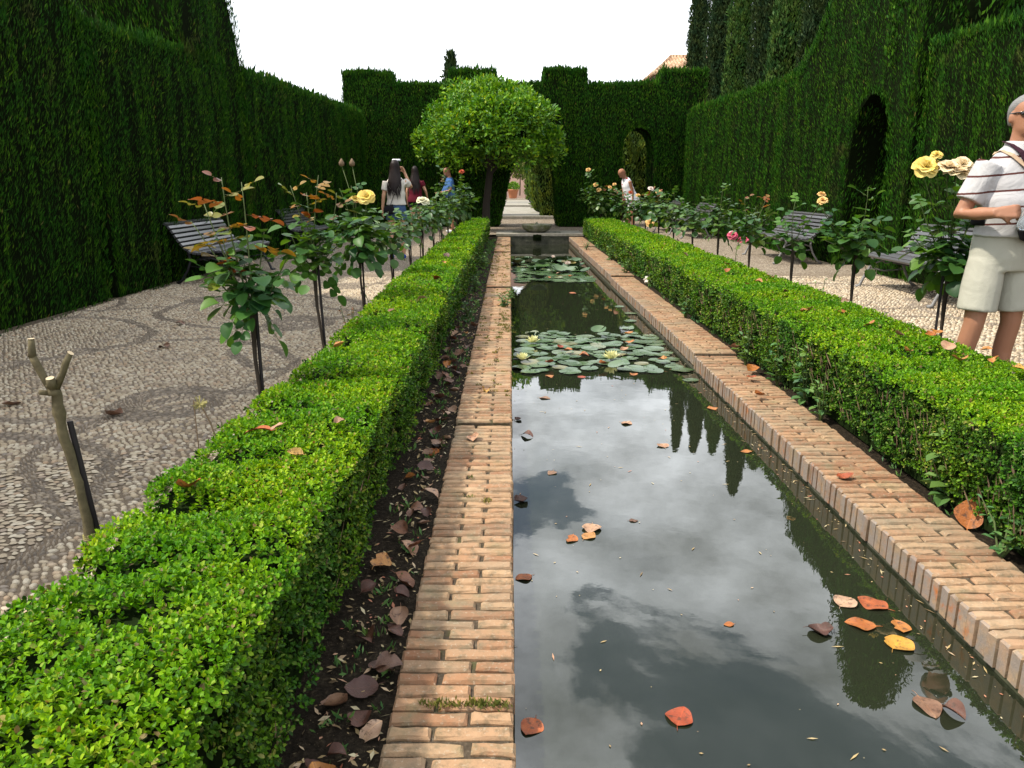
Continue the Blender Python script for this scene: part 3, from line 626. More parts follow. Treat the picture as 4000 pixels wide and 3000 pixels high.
# left side: nearest tall block, hedge, tower, far hedge
uL = (.030, 1.0, 0); nL = (1.0, -.030, 0)
OL = (-4.62, 0, 0)
clipped_hedge('tallest dark cypress hedge block at the left edge, before the bench', OL, uL, nL, [(1.5, .05), (8.45, .05), (8.55, 3.0), (8.3, 3.4), (7.6, 4.2), (1.5, 4.4)], 1.3, 750, .11, .022, seed=1)
clipped_hedge('dark cypress hedge with ragged top behind the left benches', OL, uL, nL, [(8.6, .05), (12.25, .07), (12.25, 3.12), (10.8, 3.05), (8.6, 2.95)], 1.3, 800, .11, .022, seed=2)
clipped_hedge('dark cypress tower rising above the left hedge', (OL[0] - .03, 0, 0), uL, nL, [(12.3, .05), (12.95, .07), (13.25, 3.0), (13.05, 3.6), (12.75, 4.2), (12.4, 4.9), (11.0, 4.9), (10.75, 4.4), (10.7, 3.1), (12.3, 3.05)], 1.5, 620, .12, .024, seed=3)
clipped_hedge('long cypress hedge with bright feathery top left of the white-shirted woman', OL, uL, nL, [(12.98, .07), (21.9, .1), (21.9, 3.22), (17, 3.14), (13.1, 3.10), (13.0, 2.9)], 1.3, 560, .13, .030, seed=4)
# right side
uR = (-.036, 1.0, 0); nR = (-1.0, -.036, 0); OR = (5.55, 0, 0)
clipped_hedge('tall cypress hedge behind the man in the striped shirt', OR, uR, nR, [(1.5, .05), (10.25, .07), (10.2, 3.02), (6, 2.96), (1.5, 2.9)], 1.3, 900, .11, .020, seed=5)
door = arch(10.92, 12.1, 1.55, 2.55, .07)
clipped_hedge('sunlit cypress tower with a narrow dark doorway cut through it', (OR[0] - .03, 0, 0), uR, nR, [(10.3, .07)] + door[::-1] + [(15.0, .08), (15.0, 3.16), (14.3, 3.26), (13.6, 3.65), (13.1, 4.2), (12.9, 4.6), (10.7, 4.7), (10.4, 4.0)], 1.6, 750, .12, .022, seed=6)
clipped_hedge('long sunlit cypress hedge with fraying top right of the pool', OR, uR, nR, [(15.05, .08), (21.7, .1), (21.75, 3.1), (21.3, 3.24), (18, 3.2), (15.05, 3.18)], 1.3, 560, .13, .028, seed=7)
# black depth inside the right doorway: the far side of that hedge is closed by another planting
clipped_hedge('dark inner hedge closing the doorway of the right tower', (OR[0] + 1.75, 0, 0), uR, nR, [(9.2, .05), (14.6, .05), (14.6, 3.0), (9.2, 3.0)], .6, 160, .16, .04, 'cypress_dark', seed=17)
# crenellated wall across the far end with two arches
wall = [(-4.72, .13)]
wall += [(-.30, .14), (-.16, .75), (.02, 1.6), (.25, 2.25), (.62, 2.6), (1.0, 2.3), (1.22, 1.7), (1.34, .8), (1.37, .14)]
wall += arch(3.13, 4.06, 2.15, 2.83, .14, 7, .05)[::-1]
wall += [(5.45, .14), (5.43, 4.34), (4.18, 4.34), (4.13, 4.02), (2.16, 4.0), (2.12, 4.38), (.94, 4.38), (.90, 4.0), (-.34, 4.0), (-.38, 4.34), (-1.66, 4.34), (-1.70, 4.0), (-3.22, 4.0), (-3.27, 4.3), (-4.6, 4.3)]
clipped_hedge('crenellated cypress hedge wall with two arches across the far end', (0, 22.4, 0), (1, 0, 0), (0, -1, 0), wall, 1.25, 520, .15, .034, seed=8)
wall2 = [(-4.5, .15), (-.42, .15), (-.35, 1.6), (.3, 2.35), (.9, 1.7), (1.10, .15), (7.2, .15), (7.2, 3.4), (-4.5, 3.4)]
clipped_hedge('lit cypress hedge seen through the arches of the far wall', (0, 27.6, 0), (1, 0, 0), (0, -1, 0), wall2, 1.1, 260, .18, .045, 'ivy_leaf', seed=9)

# ------------------------------------------------------------------ trees
def columnar(x, y, zb, zt, R, label, group=None, n=4200, seed=0, mat='cypress_dark', name='cypress_tree', L=.26):
    root = empty(name, (x, y, zb), label, 'tree', group)
    m = MB(); H = zt - zb; m.tube([(0, 0, 0), (.02, 0, H * .5), (0, .02, H * .93)], [.16, .10, .03], 7); m.build('trunk', MAT['bark'], root)
    def rad(z): f = z / H; return R * np.minimum(1, (f + .05) / .22) ** .5 * np.clip((1.0 - f) / .34, 0, 1) ** .62
    zc = rng.uniform(.02, .995, n) * H; th = rng.uniform(0, 2 * PI, n)
    lump = .70 + .6 * vn(th * 1.6, zc * .9, seed) + .42 * (vn(th * 4.2, zc * 2.2, seed + 4) - .5)
    rr = rad(zc) * lump * rng.uniform(.86, 1.02, n)
    radial = np.stack([np.cos(th), np.sin(th), np.zeros(n)], 1)
    P = radial * rr[:, None] + np.array([0, 0, 1]) * zc[:, None]
    D = radial * .35 + np.array([0, 0, 1.]) + rng.normal(0, .35, (n, 3)); N_ = radial + rng.normal(0, .5, (n, 3))
    V, F = leaf_geo(P, D, N_, L * rng.uniform(.6, 1.3, n), .38 * L * rng.uniform(.6, 1.2, n), .2)
    o = link('crown', mesh_np('crown', V, [F], MAT[mat]), root); o['kind'] = 'stuff'
    zs = np.linspace(.03, .985, 24) * H; th = np.linspace(0, 2 * PI, 15)[:-1]; Z, T = np.meshgrid(zs, th, indexing='ij'); lump = .75 + .5 * vn(T.ravel() * 1.6, Z.ravel() * .9, seed)
    r_ = rad(Z.ravel()) * lump * .82; V = np.stack([np.cos(T.ravel()) * r_, np.sin(T.ravel()) * r_, Z.ravel()], 1); F = [(i * 14 + j, i * 14 + (j + 1) % 14, (i + 1) * 14 + (j + 1) % 14, (i + 1) * 14 + j) for i in range(23) for j in range(14)]
    link('inner_mass', mesh_np('inner_mass', V, [np.array(F)], MAT['hedge_core']), root); return root
ctree = [(9.0, 39.6, 12.4, .95, 'slender dark cypress tree leftmost in the row, against the white sky'), (9.1, 36.0, 11.2, 1.05, 'dark cypress tree second in the row behind the right hedge'),
         (9.0, 32.4, 9.9, 1.0, 'grey-green cypress tree third in the row, above the hedge end'), (9.2, 29.6, 10.8, .95, 'cypress tree fourth in the row with sunlit streaks'),
         (9.0, 26.8, 8.6, 1.1, 'broad dark cypress tree fifth in the row'), (9.1, 24.4, 7.8, 1.0, 'cypress tree sixth in the row, next to the tall tower hedge'),
         (9.0, 22.0, 7.0, .95, 'cypress tree last in the row, half hidden by the tower hedge'), (9.1, 19.2, 10.0, 1.0, None), (9.0, 15.8, 10.4, 1.0, None), (8.8, 12.6, 9.6, 1.1, None), (8.7, 9.8, 7.6, 1.2, None)]
ctree = ctree[:7]
columnar(6.0, 11.1, 2.5, 6.9, .85, 'pointed cypress growing out of the top of the right tower, mirrored in the pool', None, 9000, 71, 'cypress_leaf', L=.085)
columnar(6.1, 12.5, 2.5, 5.7, .75, 'lower pointed cypress growing behind the right tower, mirrored in the pool', None, 7000, 73, 'cypress_leaf', L=.085)
for i, (x, y, zt, R, lab) in enumerate(ctree):
    columnar(x, y, .1, zt, R * (.50 if i < 2 else .56), lab, 'row of cypress trees behind the right hedge', 12000, i * 3.1, 'cypress_mid' if i in (2, 4, 6) else 'cypress_dark', L=.17)
columnar(-3.25, 45, .2, 8.3, .72, 'single pointed cypress tip rising above the far hedge wall', None, 2200, 40, L=.3)

# clipped orange tree in front of the far arch
def citrus():
    t = NT('citrus_bark'); t.set(Base_Color=(.03, .022, .016), Roughness=.9); MAT['citrus_bark'] = t.m
    root = empty('orange_tree', (-.52, 20.75, pz(20.7)), 'round bright green orange tree in front of the central arch', 'tree')
    m = MB(); m.tube([(-.12, .1, 0), (-.10, .08, .7), (-.02, 0, 1.35), (.05, 0, 1.9)], [.12, .095, .09, .08], 9)
    for a in range(7):
        an = a * .9; m.tube([(-.02, 0, 1.4 + .05 * a), (.5 * math.cos(an), .5 * math.sin(an), 2.0 + .05 * a), (1.15 * math.cos(an), 1.1 * math.sin(an), 2.45 + .1 * (a % 3))], [.05, .035, .015], 6)
    m.build('trunk', MAT['citrus_bark'], root)
    cl = []
    for k in range(80):
        th = rng.uniform(0, 2 * PI); q = rng.uniform(0, 1); rr = 1.62 * math.sqrt(q); z = 2.15 + 1.35 * math.sqrt(max(0, 1 - q)) * rng.uniform(.55, 1.0) + rng.uniform(-.15, .1)
        if q > .7: z = rng.uniform(1.85, 2.55)
        cl.append((rr * math.cos(th) * rng.uniform(.85, 1.06), rr * math.sin(th) * .95, z, rng.uniform(.22, .50)))
    cl += [(-1.25, -.3, 2.75, .42), (1.1, -.3, 2.8, .45), (-.75, -.5, 3.25, .45), (.75, -.4, 3.2, .42), (1.55, -.2, 2.25, .36), (-1.6, -.2, 2.25, .36), (.1, -.8, 2.7, .5), (.02, -.2, 3.45, .38), (-.25, -.1, 3.42, .4), (.3, .05, 3.4, .36), (0, -.7, 1.95, .36), (-.5, -.6, 1.9, .40), (.5, -.6, 1.95, .36), (-.95, -.5, 1.85, .34), (.95, -.5, 1.9, .34), (-.2, -.75, 2.2, .4), (1.55, -.1, 1.95, .28), (-1.6, -.1, 1.95, .28), (-1.6, -.3, 2.25, .35), (1.55, -.3, 2.25, .36)]
    Ps = []; Ds = []; Ns = []
    for cx, cy, cz, r in cl:
        n = int(1750 * r * r); v = nrm(rng.normal(0, 1, (n, 3))); v[:, 2] = np.abs(v[:, 2]) * np.where(rng.uniform(0, 1, n) < .72, 1, -1)
        Ps.append(np.array([cx, cy, cz]) + v * (r * rng.uniform(.72, 1.08, n))[:, None]); Ds.append(v * .8 + rng.normal(0, .55, (n, 3)) + np.array([0, 0, .15])); Ns.append(v * .7 + np.array([0, 0, .6]) + rng.normal(0, .4, (n, 3)))
    P = np.concatenate(Ps); n = len(P); Lx = .115 * rng.uniform(.65, 1.2, n)
    V, F = leaf_geo(P, np.concatenate(Ds), np.concatenate(Ns), Lx, Lx * .52, .14); o = link('crown', mesh_np('crown', V, [F], MAT['citrus_leaf']), root); o['kind'] = 'stuff'
    m = MB(); n, k = 16, 8
    m.lathe([(.1, 2.0), (.85, 2.15), (1.0, 2.35), (.85, 2.7), (.45, 3.0), (.05, 3.1)], 16); m.build('inner_mass', MAT['hedge_core'], root)
citrus()
for x, y, h, lab in ((3.75, 26.2, 2.9, 'sunlit ivy column seen through the right arch of the far wall'), (4.55, 26.4, 3.0, 'second ivy column behind the right arch of the far wall')):
    columnar(x, y, .15, .15 + h, .42, lab, 'ivy columns behind the right arch', 2600, x, 'ivy_leaf', 'ivy_column', .14)

# ------------------------------------------------------------------ far buildings and planting seen through the gaps
house = empty('house', (18, 77, 9), 'white house with hipped clay tile roof beyond the cypress trees', 'house')
HX0, HX1, HY0, HY1, EZ, RZ = 12.55, 25.0, 72.0, 82.0, 10.75, 12.95
mH = Matrix.Translation((-18, -77, -9))
m = MB(); m.box((HX0 + .75, HY0 + .75, .2), (HX1 - .75, HY1 - .75, EZ - .1)); m.build('wall', plain('white_wall', (.78, .77, .74), .85, .2, .06, 1.5), house, mat4=mH)
t = NT('roof_tile'); r = t.N.new('ShaderNodeNewGeometry').outputs['Random Per Island']; n1 = t.noise(2.4, 5, .7, t.wpos()); t.set(Base_Color=t.mix(t.ramp(n1, [(.5, (0, 0, 0)), (.65, (.8, .8, .8))]), t.ramp(r, [(0, (.26, .14, .08)), (.5, (.40, .24, .14)), (1, (.52, .38, .24))]), (.46, .38, .26)), Roughness=.9); MAT['tile'] = t.m
rx0, rx1, ym = HX0 + 2.5, HX1 - 5.0, (HY0 + HY1) / 2
m = MB(); m.add([(HX0, HY0, EZ), (HX1, HY0, EZ), (HX1, HY1, EZ), (HX0, HY1, EZ), (rx0, ym, RZ), (rx1, ym, RZ)], [(0, 1, 5, 4), (1, 2, 5), (2, 3, 4, 5), (3, 0, 4), (0, 3, 2, 1)]); roof = m.build('roof', MAT['tile'], house, mat4=mH)
m = MB()
def tile_run(a, b, seg=14):
    a, b = Vector(a), Vector(b)
    for i in range(seg):
        p, q = a.lerp(b, i / seg), a.lerp(b, (i + 1) / seg + .01)
        V, F = tube_geo([p + Vector((0, 0, .02)), q + Vector((0, 0, .07))], [.12, .10], 6); m.add(V, F)
x = HX0 + .15
while x < HX1 - .2:
    f = min(1, (x - HX0) / 2.5, (HX1 - x) / 5.0); tile_run((x, HY0 + (ym - HY0) * f, EZ + (RZ - EZ) * f), (x, HY0 - .05, EZ), max(2, int(13 * f))); x += .30
y = HY0 + .2
while y < HY1:
    f = 1 - abs(y - ym) / (ym - HY0); tile_run((HX0 + 2.5 * f, y, EZ + (RZ - EZ) * f), (HX0 - .05, y, EZ), max(2, int(9 * f))); y += .30
tile_run((rx0, ym, RZ + .06), (HX0, HY0, EZ + .06), 20); tile_run((rx0, ym, RZ + .05), (rx1, ym, RZ + .05), 20)
o = m.build('roof_tiles', MAT['tile'], house, mat4=mH); o['kind'] = 'stuff'
m = MB(); m.box((HX0 + .2, HY0 + .2, EZ - .22), (HX1 - .2, HY1 - .2, EZ - .06)); m.build('eave', plain('eave_wood', (.10, .06, .04), .8), house, mat4=mH)
m = MB(); m.box((14.4, HY0 + .70, 7.9), (15.3, HY0 + .74, 9.3)); m.build('window', plain('dark_pane', (.03, .035, .04), .15, .6), house, mat4=mH)

pink = empty('pink_building', (-3, 64, .5), 'pink plastered building glimpsed through the central arch', 'building')
m = MB(); m.box((-6, 0, -1), (9.65, 6, 6.0)); m.build('wall', plain('pink_plaster', (.52, .34, .27), .9, .15, .12, 1.2), pink)
m = MB(); m.box((-6.1, -.1, 6.0), (9.75, 6.1, 6.2)); m.build('cornice', plain('cornice', (.5, .4, .33), .9), pink)
def bush(name, label, x, y, z, r, h, n, L, mat, trunk=0, cat='shrub'):
    root = empty(name, (x, y, z), label, cat)
    if trunk:
        m = MB(); m.tube([(0, 0, 0), (.03, 0, trunk), (0, 0, trunk + h * .5)], [.07, .05, .02], 6); m.build('trunk', MAT['bark'], root)
    v = nrm(rng.normal(0, 1, (n, 3))); P = v * (rng.uniform(.2, 1, n) ** .4)[:, None] * np.array([r, r, h / 2]) * (.8 + .4 * vn(v[:, 0] * 3, v[:, 1] * 3, v[:, 2] * 3))[:, None] + np.array([0, 0, trunk + h / 2])
    V, F = leaf_geo(P, v + rng.normal(0, .6, (n, 3)), v + rng.normal(0, .5, (n, 3)), L * rng.uniform(.6, 1.2, n), L * .45, .1); o = link('crown', mesh_np('crown', V, [F], MAT[mat]), root); o['kind'] = 'stuff'; return root
pot = empty('plant_pot', (.22, 56, pz(56) + .08), 'terracotta pot standing beyond the central arch', 'pot')
m = MB(); m.lathe([(.24, 0), (.27, .06), (.36, .52), (.40, .55), (.40, .63), (.35, .63), (.33, .5), (.0, .48)], 24); m.build('pot_body', plain('terracotta', (.42, .17, .085), .8, .2, .15, 8), pot, True)
bush('potted_shrub', 'small round shrub growing in the terracotta pot', .22, 56, pz(56) + .62, .42, .55, 700, .15, 'citrus_leaf')
bush('small_tree', 'olive coloured tree before the pink building', .75, 60, pz(60) + .2, 1.1, 3.2, 3600, .2, 'ivy_leaf', 1.2, 'tree')
trel = empty('iron_arch', (.4, 44, pz(44) + .1), 'thin dark iron rose arch over the far walk', 'garden arch')
for yy in (0, 2.2):
    m = MB(); m.tube([(-.75, yy, 0), (-.75, yy, 2.3)] + [(-.75 + 1.5 * i / 8, yy, 2.3 + .7 * math.sin(PI * i / 8)) for i in range(1, 8)] + [(.75, yy, 2.3), (.75, yy, 0)], .03, 5); m.build('hoop', MAT['iron'], trel)
m = MB(); m.tube([(-.75, 0, 2.3), (-.75, 2.2, 2.3)], .02, 5); m.tube([(.75, 0, 2.3), (.75, 2.2, 2.3)], .02, 5); m.tube([(0, 0, 3.0), (0, 2.2, 3.0)], .02, 5); m.build('tie_bar', MAT['iron'], trel)
for i, (x, y) in enumerate([(1.25, 31.5), (1.32, 35), (1.45, 38.6), (1.6, 43), (1.35, 50)]):
    zb = pz(y)
    columnar(x, y, zb, zb + 3.4, .42, ('nearest', 'second', 'third', 'fourth', 'last')[i] + ' ivy column along the far walk, seen through the arch', 'ivy columns along the far walk', 1500, 60 + i, 'ivy_leaf', 'ivy_column', .2)

# ------------------------------------------------------------------ standard roses
def compound_leaf(r, n=5, size=.082):
    m = MB(); ln = size * (.75 + .75 * (n // 2)); 
    m.tube([(0, 0, 0), (0, ln * .5, .006), (0, ln, 0)], .0014, 3)
    def blade(p, ang, s):
        d = Vector((math.sin(ang), math.cos(ang), 0)); sd = Vector((d.y, -d.x, 0)); up = Vector((0, 0, 1))
        dr = r.uniform(-.25, .05); w = s * r.uniform(.41, .50); cup = r.uniform(.06, .22) * s
        pr = [(0, .12), (.15, .74), (.38, 1.0), (.66, .93), (.88, .56), (1.0, 0.03)]
        V = []; 
        for t_, q in pr:
            c = Vector(p) + d * s * t_ + up * (dr * s * t_ * t_)
            V += [c - sd * w * q + up * cup * q, c, c + sd * w * q + up * cup * q]
        F = []
        for i in range(5):
            for k in (0, 1): a = i * 3 + k; F.append((a, a + 1, a + 4, a + 3))
        m.add(V, F)
    for k in range(n // 2):
        t_ = .35 + .45 * k
        for s in (-1, 1): blade((0, ln * t_ * .9, 0), s * r.uniform(1.0, 1.35), size * (.82 + .12 * k))
    blade((0, ln, 0), r.uniform(-.2, .2), size * 1.12); return m
_r = random.Random(3)
LEAF_VAR = {}
for mk_, mt in (('old', 'rose_leaf'), ('young', 'rose_leaf_young')):
    LEAF_VAR[mk_] = [compound_leaf(_r, (3, 3, 5, 3, 3)[q]).mesh('leaf', MAT[mt], True) for q in range(5)]
def rose_flower(col, size, r, parent, loc, name='flower'):
    m = MB(); 
    for layer, (nn, tilt, s) in enumerate(((3, 1.35, .45), (4, 1.1, .6), (5, .8, .8), (6, .45, .95), (6, .15, 1.05))):
        for k in range(nn):
            a = 2 * PI * k / nn + layer * .7 + r.uniform(-.2, .2); d = Vector((math.cos(a), math.sin(a), 0)); sd = Vector((-d.y, d.x, 0)); L = size * .55 * s; ti = tilt + r.uniform(-.2, .2)
            ax = d * math.cos(ti) + Vector((0, 0, math.sin(ti))); cu = (Vector((0, 0, 1)) * math.cos(ti) - d * math.sin(ti))
            pr = [(0, .25), (.4, .95), (.8, 1.05), (1.0, .55)]; V = []
            for t_, q in pr:
                c = ax * L * t_ - cu * L * .35 * t_ * t_ * (1 if layer > 1 else -.5); w = L * .55 * q
                V += [c - sd * w + cu * w * .4, c, c + sd * w + cu * w * .4]
            m.add(V, [(i * 3 + k2, i * 3 + k2 + 1, i * 3 + k2 + 4, i * 3 + k2 + 3) for i in range(3) for k2 in (0, 1)])
    q = Quaternion((r.uniform(-.5, .5), r.uniform(-.9, -.2), .0, 0)) if False else None
    M = Matrix.Translation(loc) @ Matrix.Rotation(r.uniform(.2, .9), 4, Vector((1, r.uniform(-.6, .6), 0)))
    return m.build(name, MAT['petal_' + col], parent, True, M)
def orient(p, d, up):
    d = Vector(d).normalized(); x = d.cross(Vector(up)); x = x.normalized() if x.length > 1e-4 else Vector((1, 0, 0)); z = x.cross(d)
    return Matrix(((x.x, d.x, z.x, p[0]), (x.y, d.y, z.y, p[1]), (x.z, d.z, z.z, p[2]), (0, 0, 0, 1)))
def rose(label, x, y, tips, zg=.72, lean=(0, 0), skirt=14, per=7, size=1.0, flowers=(), young=.8, singles=False, seed=1, stakes=1, stake_top=None, buds=(), full=1.0):
    r = random.Random(seed); g = pz(y)
    root = empty('standard_rose', (x, y, g), label, 'rose bush', 'standard roses planted behind the box hedges')
    b = Vector((lean[0], lean[1], zg - g))
    m = MB(); m.tube([(0, 0, -.02), (b.x * .3 + .008, b.y * .3, b.z * .35), (b.x * .7 - .006, b.y * .7, b.z * .7), b], [.011, .009, .009, .014], 7); m.build('stem', MAT['rose_stem'], root)
    for s in range(stakes):
        o = (.012 * (1 if s == 0 else -2.2), .012); top = (stake_top or zg + .06) - g
        m = MB(); m.tube([(o[0], o[1], -.02), (o[0] + lean[0] * .75, o[1] + lean[1], top)], .008, 6); m.build('stake', MAT['stake'], root)
    canes = MB(); leaves = []
    for tx, ty, tz, kind in tips:
        t_ = Vector((tx - x, ty - y, tz - g)); mid = b.lerp(t_, .5) + Vector((r.uniform(-.04, .04) + (t_.x - b.x) * .18, r.uniform(-.04, .04), .02)); pts = []
        for i in range(7): f = i / 6; pts.append(b * (1 - f) ** 2 + mid * 2 * f * (1 - f) + t_ * f * f)
        canes.tube(pts, [.0058 - .00065 * i for i in range(7)], 5)
        L = (t_ - b).length; nl = max(3, int(per * L / .45 + .5)); a0 = r.uniform(0, 6.28)
        for k in range(nl):
            f = .12 + .88 * (k + r.uniform(0, .5)) / nl; f = min(f, 1); p = b * (1 - f) ** 2 + mid * 2 * f * (1 - f) + t_ * f * f; a = a0 + k * 2.4 + r.uniform(-.4, .4)
            up = .55 if f > .75 else .05; d = Vector((math.cos(a), math.sin(a), up + r.uniform(-.35, .3)))
            yg = kind == 'y' and tz - (p.z + g) < .22 * young
            leaves.append((p, d, (.62 if f > .85 else .80 if f > .6 else 1.0) * (1 if not yg else .85) * size * r.uniform(.75, 1.15), 'young' if yg else 'old'))
    for k in range(skirt):
        a = k * 2.4 + r.uniform(-.3, .3); q = k / max(1, skirt - 1); p = b + Vector((.05 * math.cos(a), .05 * math.sin(a), -.03 + .26 * q))
        leaves.append((p, Vector((math.cos(a), math.sin(a), -1.5 + 1.3 * q + r.uniform(-.35, .35))), size * r.uniform(.75, 1.1), 'old'))
    if singles:
        for p, d, s, k in leaves:
            link('leaf', r.choice(LEAF_VAR[k]), root, orient(p, d, Vector((r.uniform(-.5, .5), r.uniform(-.5, .5), 1))) @ Matrix.Scale(s, 4))
    else:
        for key in ('old', 'young'):
            mm = MB()
            for p, d, s, k in leaves:
                if k == key:
                    me = r.choice(LEAF_VAR[k]); M = orient(p, d, Vector((r.uniform(-.5, .5), r.uniform(-.5, .5), 1))) @ Matrix.Scale(s, 4); o = len(mm.V)
                    mm.V += [tuple(M @ v.co) for v in me.vertices]; mm.F += [tuple(i + o for i in q.vertices) for q in me.polygons]; mm.M += [0] * len(me.polygons)
            if mm.V: o = mm.build('foliage' if key == 'old' else 'young_foliage', MAT['rose_leaf_far' if key == 'old' else 'rose_leaf_young_far'], root, True); o['kind'] = 'stuff'
    for fx, fy, fz, col, sz in flowers:
        t_ = Vector((fx - x, fy - y, fz - g)); canes.tube([b.lerp(t_, .3), t_ - Vector((0, 0, .06)), t_], .003, 4); rose_flower(col, sz, r, root, t_)
    for bx, by, bz in buds:
        t_ = Vector((bx - x, by - y, bz - g)); canes.tube([b, b.lerp(t_, .6) + Vector((.03, 0, 0)), t_], .0028, 4)
        m = MB(); m.lathe([(.004, -.01), (.02, .0), (.022, .02), (.012, .035), (.004, .05)], 8); m.build('spent_bud', MAT['bud'], root, True, Matrix.Translation(t_))
    canes.build('canes', MAT['cane'], root, True); return root
# left row
rose('nearest leafy rose left of the pool, with yellow and rusty young leaves', -1.165, 3.45,
     [(-1.25, 3.45, 1.335, 'y'), (-1.155, 3.42, 1.315, 'y'), (-1.39, 3.42, 1.15, 'y'), (-1.0, 3.5, 1.0, 'o'), (-1.1, 3.5, 1.1, 'o'), (-1.25, 3.4, 1.08, 'o'), (-1.33, 3.4, .95, 'o'), (-1.05, 3.4, .88, 'o'), (-1.2, 3.5, .98, 'o'), (-1.36, 3.5, 1.235, 'y')],   .74, (0, 0), 22, 8, .88, singles=True, seed=21, young=1.3)
rose('rose with rusty young tips and one long stem, second leafy rose behind the left hedge', -1.165, 4.72,
     [(-1.30, 4.7, 1.30, 'y'), (-1.13, 4.7, 1.36, 'y'), (-1.22, 4.75, 1.26, 'y'), (-1.03, 4.7, 1.08, 'o'), (-1.3, 4.65, 1.02, 'o'), (-1.0, 4.7, .98, 'o'), (-1.2, 4.6, 1.1, 'o'), (-1.04, 4.75, 1.26, 'y')], .80, (-.03, 0), 20, 7.5, .90, singles=True, seed=22)
rose('rose with one shaggy yellow bloom and two spent buds, left of the woman', -1.165, 6.08,
     [(-1.3, 6.05, 1.28, 'y'), (-1.1, 6.1, 1.12, 'o'), (-1.02, 6.1, .98, 'o'), (-1.32, 6.1, 1.0, 'o'), (-1.18, 6.0, 1.18, 'o'), (-1.22, 6.1, 1.3, 'o'), (-1.0, 6.0, .9, 'o')], .80, (-.01, 0), 28, 8, 1.0,
     [(-1.095, 6.02, 1.215, 'yellow', .115), (-1.18, 6.05, 1.20, 'yellow', .08)], singles=True, seed=23, buds=[(-1.285, 6.1, 1.45), (-1.205, 6.1, 1.45)], stakes=1)
rose('dark leafy rose on a single post below the white-shirted woman', -1.16, 7.6, [(-1.3, 7.6, 1.0, 'o'), (-1.05, 7.6, 1.02, 'o'), (-1.16, 7.5, 1.06, 'o'), (-1.25, 7.7, .92, 'o'), (-1.0, 7.6, .9, 'o')], .72, (0, 0), 20, 7, .95, seed=24)
rose('rose with a pale cream bloom in front of the dark red shirt', -1.16, 9.0, [(-1.05, 9, 1.12, 'o'), (-1.28, 9, 1.0, 'o'), (-1.1, 9.1, 1.05, 'o'), (-1.2, 8.9, 1.02, 'o')], .74, (0, 0), 14, 7, .95, [(-.99, 9.0, 1.13, 'cream', .13)], seed=25)
rose('slim rose with sparse light leaves, fifth leafy one along the left hedge', -1.16, 10.3, [(-1.0, 10.3, 1.16, 'o'), (-1.25, 10.3, 1.05, 'o'), (-1.1, 10.4, 1.1, 'o'), (-1.2, 10.2, 1.0, 'o')], .78, (0, 0), 13, 7, 1.0, seed=26, stakes=2)
rose('bushy light green rose, sixth leafy one along the left hedge', -1.15, 11.7, [(-1.0, 11.7, 1.12, 'o'), (-1.3, 11.7, 1.05, 'o'), (-1.1, 11.8, 1.15, 'o'), (-1.15, 11.6, 1.02, 'o')], .76, (0, 0), 15, 7, 1.05, seed=27)
rose('bushy rose, seventh leafy one along the left hedge, on two thin posts', -1.15, 13.1, [(-.95, 13.1, 1.15, 'o'), (-1.3, 13.1, 1.1, 'o'), (-1.1, 13.2, 1.18, 'o'), (-1.15, 13, 1.05, 'o')], .78, (0, 0), 15, 7, 1.08, seed=28, stakes=2)
rose('tall leggy rose reaching up before the man in the blue shirt', -1.16, 14.6, [(-1.22, 14.6, 1.62, 'o'), (-1.3, 14.6, 1.35, 'o'), (-1.05, 14.6, 1.2, 'o'), (-1.15, 14.5, 1.1, 'o'), (-1.25, 14.6, 1.5, 'y')], .78, (0, 0), 16, 7, 1.1, seed=29)
rose('tall rose topped with one red bloom near the orange tree', -1.1, 16.2, [(-.98, 16.2, 1.52, 'o'), (-.85, 16.2, 1.3, 'o'), (-1.1, 16.2, 1.2, 'o'), (-.75, 16.2, 1.1, 'o'), (-.95, 16.1, 1.35, 'o')], .78, (0, 0), 18, 8, 1.2, [(-.98, 16.15, 1.57, 'red', .10)], seed=30)
rose('last rose of the left row, low and bushy by the hedge end', -1.1, 17.7, [(-1.0, 17.7, 1.15, 'o'), (-.8, 17.7, 1.05, 'o'), (-1.2, 17.7, 1.1, 'o')], .76, (0, 0), 22, 9, 1.35, seed=31, stakes=2)
# right row
rose('tall rose crowned with a cluster of yellow and peach blooms beside the man', 2.69, 4.72,
     [(2.44, 4.7, 1.22, 'o'), (2.62, 4.7, 1.32, 'o'), (2.80, 4.75, 1.2, 'o'), (2.42, 4.7, 1.02, 'o'), (2.86, 4.75, 1.0, 'o'), (2.74, 4.65, 1.1, 'o'), (2.55, 4.65, .95, 'o'), (2.9, 4.7, .9, 'o')], .80, (0, 0), 26, 9, 1.0,
     [(2.452, 4.7, 1.405, 'yellow', .125), (2.50, 4.74, 1.425, 'yellow', .09), (2.575, 4.68, 1.40, 'peach', .12), (2.62, 4.66, 1.375, 'peach', .12), (2.665, 4.7, 1.415, 'peach', .115), (2.518, 4.72, 1.475, 'yellow', .06)], singles=True, seed=41, stakes=2)
rose('rose with one tall leafy cane before the dark doorway', 2.69, 6.03,
     [(2.715, 6.0, 1.29, 'o'), (2.52, 6.0, 1.02, 'o'), (2.80, 6.05, 1.0, 'o'), (2.45, 6.0, .92, 'o'), (2.60, 6.0, .98, 'o'), (2.8, 5.95, .86, 'o'), (2.40, 6.05, 1.14, 'o')], .78, (0, 0), 28, 9, .95, [(2.38, 6.0, 1.19, 'apricot', .07)], singles=True, seed=42)
rose('thin pale rose standing in front of the middle right bench', 2.70, 7.4, [(2.68, 7.4, 1.16, 'o'), (2.6, 7.4, 1.0, 'o'), (2.8, 7.4, .98, 'o')], .72, (0, 0), 8, 9, .95, [(2.92, 7.4, 1.22, 'apricot', .07)], singles=True, seed=43)
